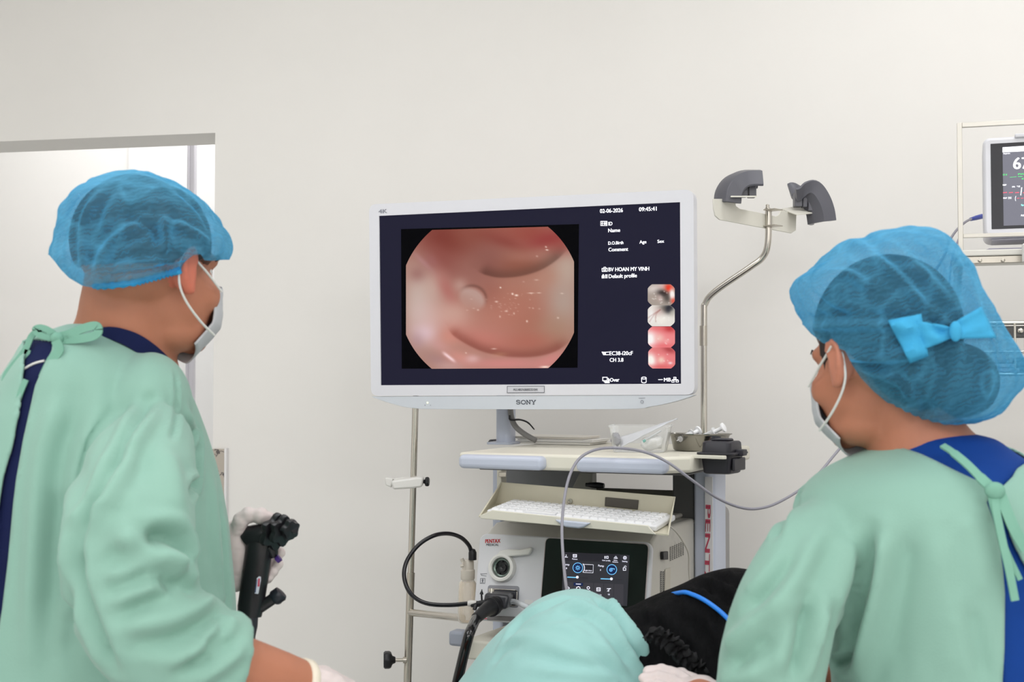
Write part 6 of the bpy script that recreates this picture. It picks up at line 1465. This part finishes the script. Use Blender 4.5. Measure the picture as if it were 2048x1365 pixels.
def wheel(c, ax, r, h_, teeth, nm):
    mb = MB(); n = teeth * 6; ax = V(ax).normalized(); a = ax.orthogonal().normalized(); b = ax.cross(a); rr = []
    for f, t in ((.6, -.5), (.95, -.4), (1, 0), (.95, .4), (.6, .5)):
        rr.append([V(c) + ax * h_ * t + (a * math.cos(2 * PI * j / n) + b * math.sin(2 * PI * j / n)) * r * f * (1 + .14 * math.cos(teeth * 2 * PI * j / n)) for j in range(n)])
    mb.rings(rr); return mk(nm, mb, scope_blk, endo, smooth=45)
wax = (.72, -.62, -.25)
wheel(P(552, 1064, EY - .012), wax, .026, .013, 6, 'control_wheel'); wheel(P(566, 1062, EY - .022), wax, .022, .012, 6, 'control_wheel'); wheel(P(580, 1060, EY - .032), wax, .014, .012, 5, 'lock_knob')
ebar([(560, 1064, EY), (590, 1060, EY - .034)], [.006, .006], 'wheel_axle', scope_blk)
for (x, y) in ((537, 1034), (548, 1036)): ebar([(x - 1, y + 16, EY), (x, y, EY)], [.006, .0055], 'valve_button', scope_blk, 12)
ebar([(541, 1094, EY), (545, 1104, EY), (548, 1116, EY)], [.012, .009, .006], 'wheel_guard', scope_blk)
ebar([(553, 1122, EY - .005), (560, 1116, EY - .005)], [.005, .0055], 'purple_button', mat('button_purple', (70, 40, 120), .4, var=.05), 12)
mb = MB(); gx = [P(509, 1188, EY - .0185), P(516, 1189, EY - .0185), P(521, 1162, EY - .0185), P(521, 1155, EY - .0185), P(517, 1154, EY - .0185), P(513, 1158, EY - .0185)]
mb.prism(gx, (0, .004, 0)); lb = mk('label_sticker', mb, mat('sticker_white', (222, 226, 238), .4, var=.02), endo, bevel=.0004)
mb = MB(); mb.prism([P(515, 1174, EY - .0192), P(519, 1174, EY - .0192), P(520, 1158, EY - .0192), P(516.5, 1158, EY - .0192)], (0, .0005, 0)); mk('red_mark', mb, red, lb)
mb = MB(); mb.prism([P(509.6, 1186, EY - .0192), P(511.2, 1186, EY - .0192), P(514.6, 1160, EY - .0192), P(513.4, 1160, EY - .0192)], (0, .0005, 0)); mk('blue_edge', mb, dblue, lb)

# ------------------------------------------------------------------ woman, right
FY = 1.70
wom = thing('person', (P(1880, 1000, FY).x, FY, 0), 'woman in green gown and blue cap with a bow, back turned, at the right', 'person')
hc = P(1757, 722, 1.70)
hmb, HW, hax = head_mb(hc, -31, -4, 0, .98, 1.0)
neck = MB(); neck.tube(crv([P(1770, 740, 1.71), P(1800, 800, 1.71), P(1826, 860, 1.71), P(1850, 930, 1.71)], 4), [.056, .055, .054, .054, .054, .055, .056, .058, .061, .065, .07, .078, .085], 24)
WR = [(872, 1790, 1940, 1.71, .05), (884, 1768, 1982, 1.71, .075), (900, 1742, 2026, 1.71, .10), (918, 1700, 2052, 1.71, .12), (944, 1645, 2086, 1.71, .14), (980, 1606, 2115, 1.71, .155), (1030, 1590, 2136, 1.71, .165), (1090, 1596, 2146, 1.71, .17), (1160, 1612, 2150, 1.71, .17), (1240, 1640, 2152, 1.71, .17), (1320, 1664, 2156, 1.71, .172), (1420, 1672, 2164, 1.71, .176), (1700, 1660, 2190, 1.70, .175), (2150, 1640, 2220, 1.69, .18)]
core = loft(shrink(WR, .042)[3:], 40, 3)
larm_path = [P(1712, 1085, 1.71), P(1606, 1150, 1.64), P(1556, 1280, 1.62), P(1530, 1400, 1.63), P(1500, 1450, 1.66), P(1440, 1425, 1.74), P(1392, 1392, 1.80)]
arm = MB(); arm.tube(crv(larm_path, 4), list(np.interp(np.linspace(0, 6, 25), range(7), [.040, .038, .036, .036, .036, .033, .027])), 18)
rarm_path = [P(2085, 1035, 1.74), P(2150, 1200, 1.80), P(2140, 1380, 1.84), P(2060, 1430, 1.92), P(1980, 1420, 2.0)]
rarm = MB(); rarm.tube(crv(rarm_path, 4), list(np.interp(np.linspace(0, 4, 17), range(5), [.042, .038, .036, .033, .027])), 16)
me = union(hmb + [neck, core, arm, rarm], .005, 3)
btree = bvh(me); mb_ = mesh_obj('body', me, skin, wom); redden(mb_, [HW(-.006, .085, .0), HW(-.006, -.085, .0), HW(-.006, -.085, -.02)], .028, mat('skin_ear_pale', (198, 130, 106), .5, spec=.35, var=.04, subs=.15))
for sg in (1, -1):
    mb = MB(); mb.ell(HW(.064, .032 * sg, -.002), (V((.011, 0, 0)), V((0, .011, 0)), V((0, 0, .011))), 12, 8); ey_ = mk('eye', mb, mat('eye_white', (232, 228, 222)), wom, smooth=60)
    mb = MB(); mb.ell(HW(.0738, .0325 * sg, -.002), (hax[0] * .0025, hax[1] * .005, hax[2] * .005), 10, 6); mk('iris', mb, mat('iris_brown', (46, 30, 22)), ey_, smooth=60)
    mb = MB(); mb.tube([HW(.092, .014 * sg, .016), HW(.088, .034 * sg, .021), HW(.074, .05 * sg, .015)], [.0012, .0016, .001], 8, flat=(1, .7)); mk('eyebrow', mb, hairm, wom, smooth=60)
fm = shell_mask(HW, mask_m, wom)
for sg in (1, -1): loopset(HW, sg, fm)
CR = [(461, 1792, 1828, 1.70, .02), (464, 1768, 1842, 1.70, .04), (472, 1728, 1860, 1.70, .065), (484, 1694, 1880, 1.70, .085), (502, 1664, 1897, 1.70, .10), (522, 1642, 1912, 1.70, .11), (542, 1616, 1924, 1.70, .116), (556, 1594, 1933, 1.70, .119), (572, 1585, 1942, 1.70, .121), (590, 1586, 1952, 1.70, .122), (615, 1596, 1968, 1.70, .122), (640, 1607, 1981, 1.70, .121), (664, 1618, 1994, 1.70, .124), (688, 1634, 2006, 1.70, .125), (712, 1648, 2018, 1.70, .125), (734, 1664, 2029, 1.70, .122), (756, 1684, 2035, 1.70, .118), (776, 1708, 2024, 1.70, .113), (798, 1736, 2006, 1.70, .106), (818, 1775, 1990, 1.70, .095), (834, 1818, 1964, 1.70, .078), (844, 1862, 1930, 1.70, .05)]
cp_ = cap_obj([(y, a + 8, b - 6, Y, r) for y, a, b, Y, r in CR], wom, [
 ([(1610, 655), (1680, 650), (1780, 652), (1850, 660)], .006, .006), ([(1640, 690), (1700, 712), (1770, 715), (1850, 700)], .007, .007), ([(1700, 480), (1760, 520), (1820, 580), (1850, 640)], .005, .007), ([(1760, 478), (1840, 540), (1900, 610)], .005, .008), ([(1650, 545), (1700, 550), (1740, 580)], .005, .006), ([(1620, 580), (1650, 610), (1700, 640)], -.003, .006), ([(1810, 590), (1860, 640), (1900, 680)], -.004, .006), ([(1870, 720), (1850, 780), (1850, 830)], -.005, .010), ([(1960, 690), (1975, 740), (1970, 800)], .005, .008), ([(1720, 740), (1790, 760), (1830, 800)], .004, .006), ([(1900, 500), (1940, 570), (1960, 640)], .003, .008)], 0, power=2.9, cut=[(1590, 640), (1608, 652), (1622, 668), (1645, 686), (1690, 702), (1704, 730), (1722, 757), (1748, 784), (1782, 812), (1806, 832), (1806, 920), (1560, 920), (1560, 640)])
ctree = bvh(cp_.data) if False else None
mb = MB(); c0 = HW(-.018, 0, .040); mb.ell(c0, (hax[0] * .104, hax[1] * .083, hax[2] * .098), 32, 22)
q = MB(); q.ell(P(1905, 765, 1.70), (V((.058, 0, .01)), V((0, .062, 0)), V((-.01, 0, .052))), 24, 16)
q2 = MB(); q2.ell(HW(-.07, 0, .0), (hax[0] * .05, hax[1] * .062, hax[2] * .07), 20, 14)
for z_ in (mb, q, q2): tuck_in(z_, cp_, .006)
q3 = MB(); q3.tube([HW(.030, -.070, .03), HW(.029, -.071, .005), HW(.026, -.071, -.012)], [.006, .005, .002], 10)
mesh_obj('hair', union([mb, q, q2, q3], .005, 4), mat('hair_near_black', (46, 34, 33), .6, var=.3, scale=50, bump=.5, bscale=160), wom)
# bow on the cap
cwm = cp_.data; off = ORG[cp_]
ct = BVHTree.FromPolygons([v.co + off for v in cwm.vertices], [tuple(p.vertices) for p in cwm.polygons])
bow_m = mat('bow_blue', (68, 168, 214), .75, spec=.2, var=.06, scale=60, bump=.2, bscale=300)
def bowpiece(A, B, nx, ny, puff, nm):
    """strip between pixel edges A (two points) and B on the cap, lifted and puffed"""
    mb = MB()
    for j in range(ny + 1):
        for i in range(nx + 1):
            u, v = i / nx, j / ny; x = (A[0][0] * (1 - v) + A[1][0] * v) * (1 - u) + (B[0][0] * (1 - v) + B[1][0] * v) * u; y = (A[0][1] * (1 - v) + A[1][1] * v) * (1 - u) + (B[0][1] * (1 - v) + B[1][1] * v) * u
            h0 = cast(ct, x, y); p = h0 if h0 else P(x, y, 1.60)
            mb.v.append(p - (p - CAM).normalized() * (.005 + puff * math.sin(PI * u) * (.7 + .3 * math.cos(v * PI * 3)) + .002 * noise.noise(V((x, y, 0)) * .05)))
    mb.f = [(j * (nx + 1) + i, j * (nx + 1) + i + 1, (j + 1) * (nx + 1) + i + 1, (j + 1) * (nx + 1) + i) for j in range(ny) for i in range(nx)]
    return mk(nm, mb, bow_m, cp_, smooth=60, solid=.002)
bowpiece(((1776, 642), (1820, 726)), ((1842, 628), (1856, 712)), 10, 8, .006, 'cap_bow')
bowpiece(((1824, 640), (1846, 700)), ((1908, 656), (1900, 678)), 12, 8, .010, 'cap_bow')
bowpiece(((1900, 650), (1912, 678)), ((1962, 614), (1992, 676)), 12, 8, .008, 'cap_bow')
mb = MB(); k0 = cast(ct, 1904, 664) or P(1904, 664, 1.6); mb.ell(k0 - V((0, .012, 0)), (V((.0075, 0, 0)), V((0, .006, 0)), V((0, 0, .0125))), 14, 10); mk('bow_knot', mb, bow_m, cp_, smooth=60)
# gown
slv_path = [P(1686, 1052, 1.67), P(1630, 1115, 1.64), P(1578, 1210, 1.615), P(1548, 1310, 1.61), P(1534, 1400, 1.62), P(1512, 1450, 1.65), P(1462, 1440, 1.71)]
slv = MB(); slv.tube(crv(slv_path, 5), list(np.interp(np.linspace(0, 6, 31), range(7), [.050, .062, .066, .067, .065, .058, .050])), 26)
rslv = MB(); rslv.tube(crv(rarm_path[:4], 5), list(np.interp(np.linspace(0, 3, 16), range(4), [.075, .066, .058, .050])), 20)
gow = loft(WR, 72, 5)
me = union([gow, slv, rslv], .0055, 9, .5)
folds(me, [
 ([(1742, 1060), (1738, 1110), (1728, 1170), (1716, 1220), (1706, 1270), (1700, 1300)], -.011, .010), ([(1765, 1060), (1762, 1130), (1748, 1200), (1730, 1290), (1712, 1360)], .009, .014), ([(1700, 1080), (1690, 1150), (1672, 1230)], .006, .016),
 ([(1625, 1205), (1612, 1250), (1600, 1300), (1585, 1362)], -.012, .010), ([(1650, 1180), (1640, 1240), (1630, 1300)], .005, .012), ([(1650, 1060), (1610, 1120), (1575, 1190), (1545, 1260)], .006, .012), ([(1590, 1110), (1560, 1150), (1520, 1190), (1495, 1210)], -.006, .010), ([(1570, 1190), (1530, 1230), (1480, 1270), (1450, 1290)], .006, .012), ([(1545, 1275), (1500, 1310), (1460, 1340)], -.006, .012), ([(1520, 1340), (1480, 1355), (1440, 1362)], .005, .010),
 ([(1820, 1080), (1808, 1150), (1800, 1250), (1790, 1365)], -.004, .016), ([(1880, 1050), (1890, 1150), (1900, 1260), (1905, 1365)], .004, .018), ([(1940, 1220), (1955, 1280), (1970, 1362)], -.004, .009), ([(1930, 1030), (1950, 1100), (1965, 1200)], .004, .014),
 ([(1600, 985), (1570, 1030), (1550, 1075)], -.005, .007), ([(1660, 1330), (1680, 1326), (1700, 1316)], -.010, .007)], .004, 9)
cut_w = [(1984, 990), (1972, 1002), (1986, 1040), (1998, 1085), (2006, 1140), (2010, 1190), (2009, 1300), (2005, 1365), (2000, 1800), (1996, 2300), (2300, 2300), (2300, 1365), (2150, 1230), (2062, 1150), (2028, 1085), (2000, 1004)]
nk_w = [(1700, 840), (1745, 892), (1768, 892), (1790, 895), (1812, 898), (1842, 908), (1876, 924), (1912, 942), (1950, 960), (1978, 972), (2006, 973), (2026, 953), (2034, 938), (2090, 900), (2000, 800), (1800, 800)]
carve(me, [cut_w, nk_w])
gw = mesh_obj('gown', me, gown_m, wom); sm = gw.modifiers.new('solid', 'SOLIDIFY'); sm.thickness = .003; sm.offset = -1
R2 = [(y, a, b, Y, r) for (y, a, b, Y, r) in shrink(WR, .008)]
R2[0] = (866, 1796, 1936, 1.71, .052); R2[1] = (878, 1776, 1985, 1.71, .075)
me = union([loft(R2, 48, 4)], .006, 4); tuck(me, [cut_w, nk_w]); stree = bvh(me); ss = mesh_obj('scrub_shirt', me, royal_m, wom)
# ties
for px, wd in ((((1885, 892, 1.60), (1905, 905, 1.585), (1935, 930, 1.565), (1965, 960, 1.55), (1990, 982, 1.54)), [.008] * 8 + [.010] * 12 + [.012] * 9), (((1990, 984, 1.54), (1992, 1020, 1.53), (2004, 1080, 1.525), (2018, 1140, 1.52), (2030, 1202, 1.52)), .009), (((1998, 984, 1.54), (2012, 1020, 1.53), (2030, 1062, 1.525), (2052, 1100, 1.525)), .013), (((1980, 986, 1.54), (1984, 1010, 1.535), (1996, 1050, 1.53), (2012, 1100, 1.525), (2040, 1160, 1.525)), .006)):
    q = crv([P(*p) for p in px], 7); w_ = wd if not hasattr(wd, '__len__') else list(np.interp(range(len(q)), range(len(wd)), wd))
    mk('gown_tie', band(q, w_, (1, 0, .35), .0016), tie_m, gw, smooth=60)
mb = MB(); mb.ell(P(1990, 982, 1.537), (V((.012, 0, -.003)), V((0, .008, 0)), V((.003, 0, .010))), 14, 10); mk('tie_knot', mb, tie_m, gw, smooth=60)
legs_and_shoes(wom, (P(1900, 1000, FY).x, FY), -40, .62, royal_m)
hand([([P(1388, 1372, 1.82), P(1352, 1350, 1.84), P(1322, 1342, 1.845), P(1296, 1344, 1.85)], .0098, .0080), ([P(1384, 1386, 1.81), P(1346, 1364, 1.825), P(1316, 1356, 1.83), P(1288, 1358, 1.835)], .0100, .0082), ([P(1380, 1400, 1.80), P(1344, 1382, 1.81), P(1316, 1374, 1.815), P(1292, 1376, 1.82)], .0096, .0078), ([P(1380, 1414, 1.79), P(1350, 1400, 1.80), P(1328, 1394, 1.805), P(1308, 1395, 1.81)], .0086, .0070), ([P(1405, 1385, 1.83), P(1385, 1362, 1.86), P(1362, 1352, 1.87), P(1340, 1350, 1.875)], .0112, .0088)],
     [[(P(1458, 1430, 1.735), .030), (P(1424, 1408, 1.775), .029), (P(1400, 1390, 1.80), .028), (P(1384, 1384, 1.815), .021)], [(P(1412, 1404, 1.785), .024), (P(1386, 1404, 1.80), .019)]], glove_m, 'glove', wom)
hand([([P(1965, 1424, 2.01), P(1940, 1430, 2.03), P(1915, 1440, 2.035)], .0095, .008), ([P(1962, 1436, 2.0), P(1936, 1446, 2.015), P(1912, 1456, 2.02)], .0098, .008), ([P(1964, 1448, 1.99), P(1940, 1460, 2.0), P(1918, 1470, 2.0)], .0095, .0078), ([P(1966, 1458, 1.98), P(1946, 1472, 1.985), P(1930, 1480, 1.985)], .0085, .007), ([P(1985, 1415, 2.02), P(1965, 1406, 2.05), P(1945, 1408, 2.065)], .011, .0085)],
     [[(P(1992, 1422, 1.995), .026), (P(1972, 1436, 2.0), .026)]], glove_m, 'glove', wom)
